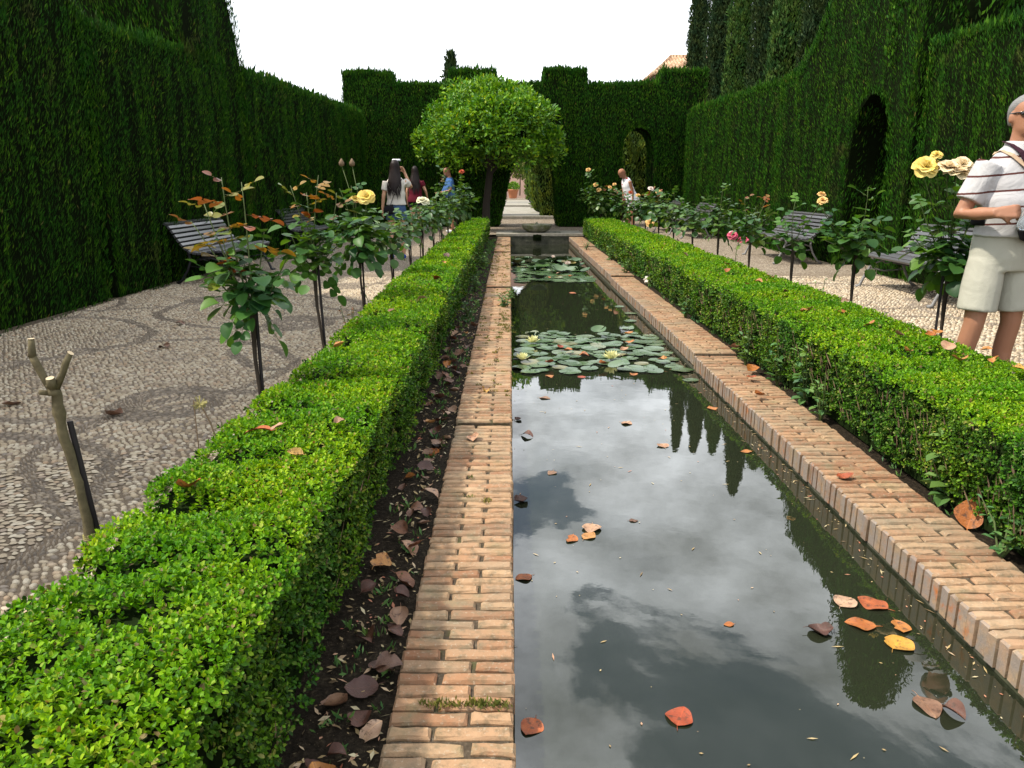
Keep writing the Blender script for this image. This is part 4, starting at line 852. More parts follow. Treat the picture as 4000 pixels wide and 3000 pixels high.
rose('rose with red young tips left of the middle right bench', 2.70, 8.75, [(2.85, 8.75, 1.2, 'y'), (2.6, 8.7, 1.05, 'o'), (2.75, 8.8, 1.08, 'o'), (2.9, 8.75, .98, 'o'), (2.62, 8.8, 1.18, 'y')], .74, (0, 0), 16, 7, .95, seed=44)
rose('tidy green rose on a single post, fifth from the man along the right hedge', 2.70, 10.1, [(2.72, 10.1, 1.3, 'o'), (2.55, 10.1, 1.1, 'o'), (2.85, 10.1, 1.12, 'o'), (2.7, 10.1, 1.05, 'o')], .74, (0, 0), 16, 7, 1.0, seed=45)
rose('straggly rose with brown dead leaves low on its stem, before a right bench', 2.68, 11.45, [(2.8, 11.4, 1.15, 'o'), (2.5, 11.4, 1.05, 'o'), (2.65, 11.5, 1.0, 'o')], .76, (0, 0), 16, 9, 1.15, seed=46)
rose('bright leafy rose, seventh from the man along the right hedge', 2.68, 12.8, [(2.5, 12.8, 1.2, 'o'), (2.8, 12.8, 1.1, 'o'), (2.65, 12.8, 1.22, 'o')], .76, (0, 0), 17, 7, 1.08, seed=47)
rose('broad rose with an apricot bloom, eighth from the man along the right hedge', 2.68, 14.1, [(2.5, 14.1, 1.2, 'o'), (2.85, 14.1, 1.15, 'o'), (2.65, 14.1, 1.2, 'y')], .76, (0, 0), 18, 7, 1.1, [(2.62, 14, 1.2, 'apricot', .09)], seed=48)
rose('rose with a large white and pink bloom right of the bending woman', 2.68, 15.5, [(2.5, 15.5, 1.1, 'o'), (2.8, 15.5, 1.15, 'o'), (2.65, 15.4, 1.1, 'o'), (2.80, 15.5, 1.25, 'y')], .76, (0, 0), 18, 7, 1.15, [(2.74, 15.4, 1.24, 'blush', .11)], seed=49)
rose('rose with red and apricot blooms just before the bending woman', 2.66, 16.9, [(2.5, 16.9, 1.1, 'o'), (2.8, 16.9, 1.08, 'o'), (2.65, 16.9, 1.12, 'o')], .76, (0, 0), 18, 7, 1.15, [(2.56, 16.8, 1.16, 'red', .08), (2.72, 16.8, 1.10, 'apricot', .09)], seed=50)
rose('rose with three apricot blooms, second last of the right row', 2.62, 18.3, [(2.3, 18.3, 1.2, 'o'), (2.6, 18.3, 1.15, 'o'), (2.45, 18.3, 1.2, 'y')], .78, (0, 0), 20, 8, 1.2, [(2.30, 18.2, 1.26, 'apricot', .09), (2.40, 18.2, 1.33, 'apricot', .08)], seed=51)
rose('farthest rose of the right row with a tall shoot and apricot blooms', 2.4, 19.7, [(1.95, 19.7, 1.6, 'o'), (1.8, 19.7, 1.2, 'o'), (2.2, 19.7, 1.3, 'o'), (2.0, 19.7, 1.2, 'o'), (2.35, 19.7, 1.3, 'y')], .82, (-.2, 0), 24, 8, 1.3, [(1.93, 19.6, 1.68, 'apricot', .11), (2.12, 19.6, 1.32, 'apricot', .11), (2.2, 19.6, 1.2, 'apricot', .11)], seed=52)
# low suckers and small plants
def sprig_plant(name, label, x, y, z, h, n, L, mat, cat='plant', spread=.12, flowers=(), seed=1, ncane=3):
    r = random.Random(seed); root = empty(name, (x, y, z), label, cat); st = MB(); lv = MB()
    for c in range(ncane):
        t_ = Vector((r.uniform(-spread, spread), r.uniform(-spread, spread), h * r.uniform(.7, 1))); st.tube([(0, 0, -.02), t_ * .5 + Vector((.01, 0, .02)), t_], [.005, .004, .002], 4)
        for k in range(n):
            f = (k + 1) / n; p = t_ * f; a = k * 2.4 + c; d = Vector((math.cos(a), math.sin(a), r.uniform(-.3, .5))).normalized(); s = L * (1.15 - .5 * f) * r.uniform(.8, 1.2)
            V, F = leaf_geo(np.array([p]), np.array([d]), np.array([[r.uniform(-.3, .3), r.uniform(-.3, .3), 1]]), s, s * .55, .15, True); lv.add([tuple(v) for v in V], [tuple(q) for q in F])
    st.build('stalks', MAT['cane'], root); o = lv.build('foliage', MAT[mat], root); o['kind'] = 'stuff'
    for fx, fy, fz, col, sz in flowers: rose_flower(col, sz, r, root, Vector((fx, fy, fz)))
    return root
sprig_plant('rose_sucker', 'low rose sucker with bronze leaves beside the shaggy yellow rose', -1.16, 6.6, pz(6.6), .50, 9, .055, 'rose_leaf_far', 'young rose', .16, seed=4)
sprig_plant('rose_sucker', 'small bronze-leaved sprout at the foot of the shaggy yellow rose', -1.22, 5.75, pz(5.7), .36, 8, .05, 'rose_leaf_young_far', 'young rose', .12, seed=5)
sprig_plant('low_rose', 'low rose with two magenta blooms behind the right hedge', 2.72, 9.45, pz(9.4), .55, 8, .05, 'rose_leaf_far', 'rose bush', .1, [(-.05, -.1, .64, 'pink', .11), (.08, -.1, .58, 'pink', .12), (-.03, 0, .66, 'blush', .07)], seed=6)
sprig_plant('low_rose', 'low rose with a pale yellow bloom behind the far right hedge', 2.66, 15.0, pz(15), .45, 8, .06, 'rose_leaf_far', 'rose bush', .1, [(.0, -.1, .50, 'apricot', .15)], seed=7)
sprig_plant('rose_sucker', 'small rose sprout between two posts in front of the right path', 2.72, 6.75, pz(6.7), .48, 6, .05, 'rose_leaf_far', 'young rose', .1, seed=8)
for i, (x, y, h, n, L, lab) in enumerate([(1.93, 3.02, .34, 9, .085, 'large leafy weed at the foot of the right hedge, nearest the corner'), (1.90, 4.55, .36, 10, .07, 'tall rounded-leaf weed growing up the right hedge'),
        (1.88, 5.0, .30, 9, .065, 'second leafy weed up the right hedge, beyond the tall one'), (1.86, 4.2, .24, 7, .05, 'small weed by the brick edge under the right hedge'), (1.85, 5.6, .22, 8, .06, 'leafy weed at the hedge foot near the step in the bricks'),
        (1.84, 7.6, .2, 7, .05, 'weed tuft beyond the white stone under the right hedge'), (1.87, 2.55, .16, 7, .045, 'low weed sprouting beside the nearest right bricks'), (1.80, 11.4, .22, 8, .06, 'dark weed at the hedge foot halfway down the pool'), (1.62, 15.6, .12, 6, .05, 'small fern-like weed on the far right bricks'),
        (-.06, 8.3, .16, 8, .045, 'weed spilling over the left bricks toward the water'), (.01, 8.9, .12, 8, .04, 'second weed hanging over the left pool edge'), (-.42, 7.5, .2, 8, .05, 'weed clump in the soil under the left hedge'), (-.44, 9.6, .22, 9, .06, 'far weed clump between left hedge and bricks'), (-.42, 12.2, .22, 9, .07, 'green weed patch at the far foot of the left hedge'), (1.84, 13.4, .2, 8, .07, 'weed patch at the far foot of the right hedge')]):
    sprig_plant('weed', lab, x - (.085 if x > 1.5 else 0), y, -.02 + .0055 * y, h * (1.15 if x > 1.5 else 1), n, L * 1.1, 'weed_leaf', 'weed', .10, seed=30 + i, ncane=5)

# pruned stump with stake, dried seed head
st = empty('pruned_rose', (-1.20, 2.1, pz(2.1)), 'bare forked rose stem cut back, tied to a short dark stake', 'pruned rose'); g = pz(2.1)
def gnarl(m, pts, rad, n, seed):
    r = random.Random(seed); P = []; R = []
    for i in range(len(pts) - 1):
        for k in range(5):
            f = k / 5; P.append(Vector(pts[i]).lerp(Vector(pts[i + 1]), f) + Vector((r.uniform(-.0022, .0022), r.uniform(-.0022, .0022), 0))); R.append((rad[i] * (1 - f) + rad[i + 1] * f) * r.uniform(.86, 1.12) * (1.22 if r.random() < .1 else 1))
    P.append(pts[-1]); R.append(rad[-1]); m.tube(P, R, n)
m = MB(); gnarl(m, [(.01, 0, -.02), (-.045, 0, .22), (-.060, 0, .42), (-.080, 0, .55), (-.085, 0, .685), (-.092, 0, .72)], [.0145, .014, .013, .013, .0145, .018], 10, 3)
m.tube([(-.088, 0, .69), (-.115, .005, .735), (-.128, .005, .77), (-.138, .004, .80)], [.013, .010, .011, .010], 8); m.tube([(-.137, .004, .795), (-.135, .003, .81), (-.132, .003, .845)], [.011, .010, .008], 8)
m.tube([(-.085, 0, .70), (-.055, .0, .75), (-.045, .0, .775), (-.027, .0, .805)], [.012, .009, .010, .008], 8); m.tube([(-.10, 0, .69), (-.118, -.02, .698)], [.008, .007], 7); m.tube([(-.085, -.01, .71), (-.082, -.02, .738)], [.014, .012], 8)
m.build('stem', MAT['pruned_bark'], st, True)
m = MB()
for c, ax, rr in (((-.132, .003, .8465), (0, 0, 1), .0095), ((-.026, 0, .8065), (.8, 0, 1), .0095), ((-.0815, -.0215, .7395), (0, -.3, 1), .011)):
    z = Vector(ax).normalized(); x_ = z.cross(Vector((0, 1, 0.01))).normalized(); y_ = z.cross(x_); o = len(m.V)
    m.V += [tuple(Vector(c) + (x_ * math.cos(a) + y_ * math.sin(a)) * rr) for a in [2 * PI * k / 10 for k in range(10)]]; m.F.append(tuple(range(o, o + 10))); m.M.append(0)
m.build('cut_end', MAT['cut_wood'], st)
m = MB(); m.tube([(-.010, .022, -.02), (-.070, .022, .60)], .0085, 8); m.build('stake', MAT['stake'], st)
m = MB()
for k in range(3): m.tube([(-.046 + .020 * math.cos(a) * 1.15, .007 + .022 * math.sin(a), .245 + k * .006 + .004 * math.cos(a)) for a in [2 * PI * q / 12 for q in range(13)]], .0028, 5)
m.build('tie', MAT['tie'], st)
sd = empty('dried_seed_head', (-1.07, 2.62, pz(2.6)), 'small dried round seed head on a bent stalk behind the left hedge', 'dry flower')
m = MB(); m.tube([(.05, 0, .25), (.0, 0, .44), (-.025, 0, .50)], .003, 5); m.tube([(-.05, .0, .3), (-.05, 0, .52)], .002, 4); m.build('stalk', MAT['twig'], sd)
m = MB()
for k in range(40):
    v = Vector(rng.normal(0, 1, 3)).normalized(); m.tube([(-.03, 0, .505), Vector((-.03, 0, .51)) + v * .026], [.001, .002], 3)
o = m.build('florets', MAT['tie'], sd); o['kind'] = 'stuff'

# ------------------------------------------------------------------ slatted benches
def bench(label, x_front, x_back, y0, y1):
    """front edge at x_front, back against the hedge at x_back"""
    s = 1 if x_back > x_front else -1; dep = abs(x_back - x_front); g = pz((y0 + y1) / 2)
    root = empty('garden_bench', (x_front + s * dep / 2, (y0 + y1) / 2, g), label, 'bench', 'black slatted benches along the hedges')
    prof = [(0, .385), (.06, .415), (.16, .415), (.27, .395), (.37, .385), (.45, .405), (.515, .455), (.57, .525), (.615, .60), (.655, .675), (.70, .735), (.75, .765)]
    k = dep / .75; P = [(x_front + s * a * k - (x_front + s * dep / 2), z) for a, z in prof]
    seg = [0]
    for a, b in zip(P, P[1:]): seg.append(seg[-1] + math.hypot(b[0] - a[0], b[1] - a[1]))
    def at(t_):
        for i in range(len(P) - 1):
            if t_ <= seg[i + 1] or i == len(P) - 2:
                f = (t_ - seg[i]) / (seg[i + 1] - seg[i]); a, b = P[i], P[i + 1]; tx, tz = b[0] - a[0], b[1] - a[1]; l = math.hypot(tx, tz); return (a[0] + tx * f, a[1] + tz * f), (tx / l, tz / l)
    L = (y1 - y0) / 2; n = 15; me = None
    for i in range(n):
        (px_, pz_), (tx, tz) = at(seg[-1] * (i + .5) / n); w = seg[-1] / n * .35; h = .013
        M = Matrix(((tx, 0, -tz * s, px_), (0, 1, 0, 0), (tz, 0, tx * s, pz_), (0, 0, 0, 1)))
        if me is None:
            m = MB(); c = .004; V = []
            for yy in (-L, L): V += [(-w, yy, -h), (w, yy, -h), (w, yy, h - c), (w - c, yy, h), (-w + c, yy, h), (-w, yy, h - c)]
            m.add(V, [(0, 1, 2, 3, 4, 5), (11, 10, 9, 8, 7, 6)] + [(q, q + 6, (q + 1) % 6 + 6, (q + 1) % 6) for q in range(6)]); me = m.mesh('slat', MAT['slat'])
        link('slat', me, root, M)
    up = [(x, z - .022) for x, z in P]
    for yy in (-L + .10, L - .10):
        m = MB(); m.tube([(x, yy, z) for x, z in up], .015, 6)
        fx = P[1][0]; d = s * k
        m.tube([(fx + d * .03, yy, .395), (fx + d * .05, yy, .33), (fx + d * .01, yy, .22), (fx - d * .05, yy, .10), (fx - d * .08, yy, .02), (fx - d * .13, yy, .006)], [.020, .019, .017, .017, .020, .024], 7)
        m.tube([(P[6][0], yy, .43), (P[6][0] - d * .03, yy, .30), (P[6][0] + d * .02, yy, .17), (P[6][0] + d * .10, yy, .05), (P[6][0] + d * .16, yy, .006)], [.020, .018, .016, .017, .024], 7)
        mid = (fx + P[6][0]) / 2; m.tube([(fx + d * .04, yy, .28), (mid, yy, .345), (P[6][0] - d * .02, yy, .27)], .011, 6)
        m.tube([(mid + .045 * math.cos(a), yy, .365 - .035 + .035 * math.sin(a)) for a in [2 * PI * q / 10 for q in range(11)]], .008, 5)
        m.tube([(fx + d * .02, yy, .24), (mid - d * .02, yy, .20), (P[6][0] - d * .02, yy, .22)], .010, 6)
        m.build('end_frame', MAT['iron_grey'] if s > 0 else MAT['iron'], root, True)
    m = MB(); m.tube([(P[4][0], -L + .1, .30), (P[4][0], L - .1, .30)], .010, 6); m.build('cross_bar', MAT['iron'], root); return root
bench('black slatted bench beneath the tall dark hedge, nearest on the left path', -3.55, -4.30, 9.7, 11.55)
bench('black slatted bench farther along the left path, half hidden by roses', -3.55, -4.24, 14.2, 16.0)
bench('grey-black slatted bench nearest the man, behind the peach roses', 4.37, 5.12, 7.75, 9.65)
bench('slatted bench in the middle of the right path before the doorway side', 4.22, 4.98, 12.1, 13.95)
bench('distant slatted bench third along the right hedge, behind roses', 3.95, 4.68, 17.7, 19.3)
bench('farthest small slatted bench on the right path near the bending woman', 3.75, 4.45, 20.1, 21.4)

# ------------------------------------------------------------------ people
def remesh(mb, voxel, mat, name, parent, smooth=4, mat4=None):
    me = bpy.data.meshes.new('tmp'); me.from_pydata(mb.V, [], mb.F); o = bpy.data.objects.new('tmp', me); COL.objects.link(o)
    bm = bmesh.new(); bm.from_mesh(me); bmesh.ops.recalc_face_normals(bm, faces=bm.faces[:]); bm.to_mesh(me); bm.free()
    md = o.modifiers.new('r', 'REMESH'); md.mode = 'VOXEL'; md.voxel_size = voxel; md.use_smooth_shade = True
    if smooth: sm = o.modifiers.new('s', 'SMOOTH'); sm.iterations = smooth; sm.factor = .5
    dg = bpy.context.evaluated_depsgraph_get(); dg.update(); out = bpy.data.meshes.new_from_object(o.evaluated_get(dg)); out.name = name
    bpy.data.objects.remove(o); bpy.data.meshes.remove(me)
    out.materials.clear(); out.materials.append(mat); out.polygons.foreach_set('use_smooth', [True] * len(out.polygons))
    return link(name, out, parent, mat4)
def rings(mb, rs, n=20, M=None, sq=1.0):
    """closed loft through horizontal ellipses (cx, cy, z, rx, ry)"""
    V = []; F = []
    for cx, cy, z, rx, ry in rs:
        for k in range(n):
            a = 2 * PI * k / n; c, s = math.cos(a), math.sin(a)
            v = Vector((cx + rx * math.copysign(abs(c) ** sq, c), cy + ry * math.copysign(abs(s) ** sq, s), z)); V.append(M @ v if M is not None else v)
    for i in range(len(rs) - 1):
        for k in range(n): F.append((i * n + k, i * n + (k + 1) % n, (i + 1) * n + (k + 1) % n, (i + 1) * n + k))
    F.append(tuple(range(n))[::-1]); F.append(tuple((len(rs) - 1) * n + k for k in range(n))); mb.add(V, F)
def limb(mb, pts, rad, n=12): 
    P = []; R = []
    for i in range(len(pts) - 1):
        a, b = Vector(pts[i]), Vector(pts[i + 1])
        for f in ((0, .5) if i < len(pts) - 2 else (0, .5, 1)): P.append(a.lerp(b, f)); R.append(rad[i] * (1 - f) + rad[i + 1] * f)
    mb.tube(P, R, n)
def ball(mb, c, r, M=None, n=12):
    c = Vector(c); rr = (r, r, r) if isinstance(r, (int, float)) else r
    rings(mb, [(c.x, c.y, c.z + rr[2] * math.sin(t_), rr[0] * max(.02, math.cos(t_)), rr[1] * max(.02, math.cos(t_))) for t_ in [-PI / 2 + PI * i / 8 for i in range(9)]], n, M)
def hand(mb, wrist, d, pn, side, curl=.35):
    d = Vector(d).normalized(); pn = Vector(pn); pn = (pn - d * pn.dot(d)).normalized(); sd = d.cross(pn) * side; w = Vector(wrist)
    for k in (-1, 0, 1): limb(mb, [w + sd * .014 * k, w + d * .045 + sd * .022 * k, w + d * .085 + sd * .025 * k], [.019, .017, .014], 8)
    for k, L in enumerate((.068, .078, .073, .057)):
        b = w + d * .086 + sd * (.033 - .022 * k); c1 = curl; p1 = b + (d * math.cos(c1) + pn * math.sin(c1)) * L * .42; c2 = c1 + curl * 1.5; p2 = p1 + (d * math.cos(c2) + pn * math.sin(c2)) * L * .33; c3 = c2 + curl; p3 = p2 + (d * math.cos(c3) + pn * math.sin(c3)) * L * .25
        limb(mb, [b - d * .02, b, p1, p2, p3], [.0095, .0095, .009, .0085, .007], 7)
    tb = w + d * .025 + sd * .022; limb(mb, [tb, tb + (d * .55 + sd * .75 + pn * .25).normalized() * .036, tb + (d * .8 + sd * .55 + pn * (.3 + curl)).normalized() * .070], [.014, .011, .009], 7)
def human(label, loc, rz, H, skin, arms, shirt, bottom, hair, fem=False, lean=0.0, head=(0, 0, 0), shoes=None, vox=.008, legs=None, belly=0.0):
    root = empty('person', loc, label, 'person', None, rz); k = H / 1.75; S = Matrix.Scale(k, 4)
    piv = Matrix.Translation((0, 0, .95)); UB = piv @ Matrix.Rotation(lean, 4, 'X') @ piv.inverted()
    HM = UB @ Matrix.Translation((0, .0, 1.53)) @ Matrix.Rotation(head[2], 4, 'Z') @ Matrix.Rotation(head[0], 4, 'X') @ Matrix.Rotation(head[1], 4, 'Y') @ Matrix.Translation((0, 0, -1.53))
    sw = .17 if fem else .195
    T = [(.80, .150, .105, 0), (.88, .172 if fem else .168, .118, .0), (.97, .150 if fem else .163, .108, 0), (1.06, .125 if fem else .156, .098, -.005), (1.17, .138 if fem else .166, .108, -.01), (1.27, .15 if fem else .18, .115, -.01), (1.36, .152 if fem else .178, .098, 0), (1.42, .125 if fem else .140, .078, .005), (1.455, .085, .065, .005), (1.485, .052 if fem else .062, .056, .0), (1.535, .049 if fem else .058, .054, -.005), (1.59, .049 if fem else .058, .054, -.01)]
    legs = legs or [((-.092, 0, .88), (-.098, -.01, .48), (-.105, .02, .085)), ((.092, 0, .88), (.098, -.01, .48), (.115, .02, .085))]
    body = MB(); rings(body, [(0, cy - belly * math.exp(-((z - 1.08) / .12) ** 2), z, rx, ry + belly * math.exp(-((z - 1.08) / .12) ** 2)) for z, rx, ry, cy in T if z < 1.0 or True], 20, UB)
    Hd = [(0, -.040, 1.522, .026, .028), (0, -.034, 1.535, .046, .052), (0, -.026, 1.562, .060, .074), (0, -.014, 1.60, .067, .088), (0, -.006, 1.645, .073, .097), (0, .0, 1.685, .073, .096), (0, .003, 1.717, .062, .082), (0, .005, 1.739, .040, .054), (0, .005, 1.75, .012, .016)]
    rings(body, Hd, 20, HM)
    for pts, r_ in (([(0, -.100, 1.648), (0, -.112, 1.622), (0, -.121, 1.602), (0, -.100, 1.594)], [.006, .009, .013, .009]), ([(-.024, -.090, 1.566), (0, -.101, 1.568), (.024, -.090, 1.566)], [.004, .0075, .004]), ([(-.035, -.088, 1.658), (0, -.100, 1.660), (.035, -.088, 1.658)], [.008, .009, .008]), ([(-.016, -.072, 1.53), (.016, -.072, 1.53)], [.014, .014])):
        body.tube([HM @ Vector(p) for p in pts], r_, 8)
    for s in (-1, 1): ball(body, (s * .076, .012, 1.622), (.010, .020, .032), HM, 8)
    for h_, kn, an in legs:
        limb(body, [h_, kn, (kn[0] * .4 + an[0] * .6, kn[1] * .4 + an[1] * .6 + .018, kn[2] * .6 + an[2] * .4 - .02), an], [.088 if not fem else .085, .056, .054, .037], 12); f = Vector(an)
        limb(body, [f + Vector((0, .03, -.035)), f + Vector((0, -.03, -.045)), f + Vector((0, -.13, -.065))], [.036, .040, .026], 10)
    ar = .042 if fem else .050
    for i, (sh, el, wr, hd, pn, curl) in enumerate(arms):
        limb(body, [UB @ Vector(sh), UB @ Vector(el), UB @ Vector(wr)], [ar * 1.12, ar * .86, ar * .60], 12); R3 = UB.to_3x3()
        hand(body, UB @ Vector(wr), R3 @ Vector(hd), R3 @ Vector(pn), -1 if i == 0 else 1, curl)
    remesh(body, vox, skin, 'body', root, 3, S)
    # clothes: slightly looser closed shells
    m = MB(); sl = shirt.get('slack', .012); z0 = shirt['z0']
    tt = [(z0, None)] + [(z, r_) for z, *r_ in T if z > z0 + .02 and z < 1.47]
    def at(z):
        for a, b in zip(T, T[1:]):
            if a[0] <= z <= b[0]: f = (z - a[0]) / (b[0] - a[0]); return tuple(a[i] * (1 - f) + b[i] * f for i in range(1, 4))
        return T[0][1:] if z < 1 else T[-1][1:]
    rs = []
    zz = z0
    while zz < 1.465:
        rx, ry, cy = at(max(zz, .80)); fl = shirt.get('flare', .0) * max(0, (1.15 - zz)); bl = belly * math.exp(-((zz - 1.08) / .14) ** 2); drape = .02 if zz < 1.2 else 0
        rs.append((0, cy - bl, zz, rx + sl + fl + drape, ry + sl + fl + bl + drape * .6)); zz += .05
    rs.append((0, .005, 1.468, .085 + sl * .6, .070 + sl * .6))
    rings(m, rs, 24, UB)
    if shirt.get('collar'): rings(m, [(0, .0, 1.46, .082, .078), (0, .004, 1.495, .074, .072), (0, .008, 1.505, .070, .068)], 20, UB)
    for sh, el, wr, *_ in arms:
        f = shirt.get('sleeve', .55)
        if f: a = Vector(sh); b = a.lerp(Vector(el), f); limb(m, [UB @ (a + Vector((0, 0, -.005))), UB @ a.lerp(b, .5), UB @ b], [ar * 1.12 + sl + .008, ar * 1.08 + sl + .007, ar * 1.0 + sl + .009], 14)
        else: limb(m, [UB @ Vector((sh[0] * .72, .0, 1.44)), UB @ Vector((sh[0] * .6, .0, 1.30))], [.045, .06], 10)
    remesh(m, vox, shirt['mat'], shirt.get('name', 'shirt'), root, 7, S)
    if bottom:
        m = MB(); zt, hem, bs = bottom['top'], bottom['hem'], bottom.get('slack', .018)
        rs = []; zz = .79
        while zz <= zt + 1e-6: rx, ry, cy = at(max(.80, zz)); rs.append((0, cy, zz, rx + bs * .7, ry + bs * .8)); zz += .04
        rings(m, rs, 24)
        for h_, kn, an in legs:
            a = Vector(h_); f = (a.z - hem) / (a.z - kn[2]); b = a.lerp(Vector(kn), min(1, f)); limb(m, [a + Vector((0, 0, -.03)), a.lerp(b, .5), b], [.070 + bs, .080 + bs, .066 + bs * 1.5 + (.02 if f < .6 else 0)], 16)
        remesh(m, vox, bottom['mat'], bottom.get('name', 'shorts'), root, 9, S)
    if hair == 'short' or hair == 'long':
        mat = MAT['hair_grey'] if hair == 'short' else MAT['hair_dark']; m = MB()
        if hair == 'short':
            rings(m, [(0, .052, 1.585, .052, .040), (0, .046, 1.62, .068, .052), (0, .034, 1.655, .0775, .068), (0, .020, 1.685, .0785, .082), (0, .008, 1.712, .069, .086), (0, .004, 1.737, .046, .062), (0, .004, 1.759, .012, .016)], 20, HM)
        else:
            rings(m, [(0, .13, 1.20, .02, .012), (0, .135, 1.24, .055, .024), (0, .125, 1.31, .090, .036), (0, .105, 1.38, .112, .048), (0, .075, 1.46, .108, .060), (0, .045, 1.53, .095, .075), (0, .025, 1.60, .086, .085), (0, .016, 1.66, .084, .092), (0, .010, 1.70, .078, .092), (0, .008, 1.735, .060, .072), (0, .006, 1.765, .02, .026)], 20, HM)
        hob = remesh(m, .007, mat, 'hair', root, 3, S)
        if hair == 'long':
            n = 420; vv = np.array([v.co for v in hob.data.vertices]); P = vv[rng.integers(0, len(vv), n)]; P = P[P[:, 2] > 1.24]; n = len(P)
            out = np.stack([P[:, 0] * .6, np.maximum(P[:, 1], .02), np.zeros(n)], 1); out = nrm(out); D = np.stack([P[:, 0] * .9 + rng.normal(0, .06, n), .10 + rng.normal(0, .05, n) - .25 * (P[:, 2] > 1.6), -np.ones(n)], 1)
            l = rng.uniform(.10, .24, n); V, F = leaf_geo(P + out * .004, D, out, l, rng.uniform(.008, .018, n), .1); so = link('hair_strands', mesh_np('hair_strands', V, [F], mat), hob); so['kind'] = 'stuff'
    if shoes:
        m = MB()
        for h_, kn, an in legs:
            f = Vector(an); limb(m, [f + Vector((0, .045, -.045)), f + Vector((0, -.02, -.05)), f + Vector((0, -.15, -.062))], [.040, .046, .030], 12)
        remesh(m, .008, shoes, 'shoes', root, 2, S)
    return root, S, HM, UB
def skin_mat(name, col):
    t = NT(name); n1 = t.noise(9, 4, .6, t.obj()); n2 = t.noise(60, 3, .6, t.obj()); c = t.mix(n1, tuple(x * .82 for x in col), tuple(x * 1.12 for x in col)); t.set(Base_Color=c, Roughness=.5, Specular_IOR_Level=.35)
    t.b.inputs['Subsurface Weight'].default_value = .08; t.b.inputs['Subsurface Radius'].default_value = (.02, .008, .004); t.bump(n2, .12, .002); return t.m
MAT['skin_tan'] = skin_mat('skin_tan', (.33, .155, .09)); MAT['skin_light'] = skin_mat('skin_light', (.56, .31, .19))
def cloth(name, col, var=.12, scale=7):
    t = NT(name); n1 = t.noise(scale, 4, .55, t.obj(), .6); n2 = t.noise(220, 2, .5, t.obj()); c = t.mix(n1, tuple(x * (1 - var) for x in col), tuple(min(.9, x * (1 + var * .5)) for x in col)); t.set(Base_Color=c, Roughness=.85, Specular_IOR_Level=.15)
    t.bump(t.math('ADD', n1, t.math('MULTIPLY', n2, .08)), .5, .02); return t.m
MAT['hair_grey'] = plain('hair_grey', (.17, .165, .16), .6, .3, .4, 130, bump=.6); MAT['hair_dark'] = plain('hair_dark', (.012, .006, .005), .55, .25, .5, 60, bump=.4)
t = NT('polo_cloth'); o = t.obj(); sp = t.n('ShaderNodeSeparateXYZ'); t.l(o, sp.inputs[0]); n1 = t.noise(6, 4, .55, o, .8)
zz = t.math('ADD', sp.outputs[2], t.math('ADD', t.math('MULTIPLY', sp.outputs[0], -.10), t.math('MULTIPLY', n1, .012))); fr = t.math('FRACT', t.math('DIVIDE', t.math('SUBTRACT', zz, .004), .089))
st_ = t.math('MULTIPLY', t.math('LESS_THAN', fr, .12), 1.0); c = t.mix(st_, t.mix(n1, (.38, .365, .365), (.48, .465, .465)), (.085, .03, .025)); t.set(Base_Color=c, Roughness=.85, Specular_IOR_Level=.15); t.bump(n1, .6, .03); MAT['polo'] = t.m
MAT['khaki'] = cloth('khaki_shorts', (.40, .385, .32)); MAT['white_tee'] = cloth('white_tee', (.62, .57, .50)); MAT['denim'] = cloth('denim', (.055, .10, .20), .3, 20); MAT['wine'] = cloth('wine_cloth', (.10, .008, .018)); MAT['blue_shirt'] = cloth('blue_shirt', (.06, .14, .34)); MAT['dark_cloth'] = cloth('dark_cloth', (.02, .02, .025)); MAT['black_fabric'] = cloth('black_fabric', (.012, .011, .014)); MAT['blue_shoe'] = cloth('blue_shoe', (.03, .07, .35)); MAT['white_shoe'] = cloth('white_shoe', (.6, .6, .6)); MAT['strap_beige'] = cloth('strap_beige', (.42, .30, .20)); MAT['strap_dark'] = cloth('strap_dark', (.035, .012, .02))
t = NT('floral_cloth'); vo = t.n('ShaderNodeTexVoronoi', Scale=9.0); t.l(t.obj(), vo.inputs['Vector']); spc = t.n('ShaderNodeSeparateColor'); t.l(vo.outputs['Color'], spc.inputs[0])
fl = t.math('MULTIPLY', t.math('LESS_THAN', vo.outputs['Distance'], .42), t.math('GREATER_THAN', spc.outputs[0], .45)); t.set(Base_Color=t.mix(fl, (.78, .76, .78), t.ramp(spc.outputs[1], [(0, (.45, .03, .05)), (.5, (.5, .06, .08)), (.55, (.10, .05, .10)), (1, (.2, .1, .2))], 'CONSTANT')), Roughness=.85); MAT['floral'] = t.m
g = pz(4.42)
man, S, HM, UB = human('grey-haired man in sunglasses, white striped polo and pale shorts, holding a bottle', (2.805, 4.42, g), math.radians(12), 1.725, MAT['skin_tan'],
    [((-.172, .0, 1.385), (-.290, .03, 1.105), (-.255, -.19, 1.125), (.80, -.55, .10), (.4, .8, -.3), .75), ((.19, 0, 1.395), (.30, .0, 1.11), (.16, -.20, 1.13), (-.9, -.4, .1), (0, .9, -.2), .6)],
    dict(mat=MAT['polo'], z0=.985, sleeve=.74, slack=.014, collar=True), dict(mat=MAT['khaki'], top=1.03, hem=.555, slack=.026), 'short', False, 0.02, (0.0, 0.04, math.radians(-10)), MAT['white_shoe'], .0085, belly=.02, legs=[((-.095, 0, .88), (-.128, -.01, .48), (-.14, .02, .085)), ((.095, 0, .88), (.128, -.01, .48), (.14, .02, .085))])
m = MB()
for s in (-1, 1):
    m.tube([HM @ Vector((s * (.012 + .010 * i), -.108 + .0026 * i * i * .9, 1.642)) for i in range(6)], [.012, .019, .021, .021, .019, .012], 10)
    m.tube([HM @ Vector(p) for p in [(s * .062, -.080, 1.648), (s * .076, -.03, 1.648), (s * .080, .015, 1.645)]], .0035, 6)
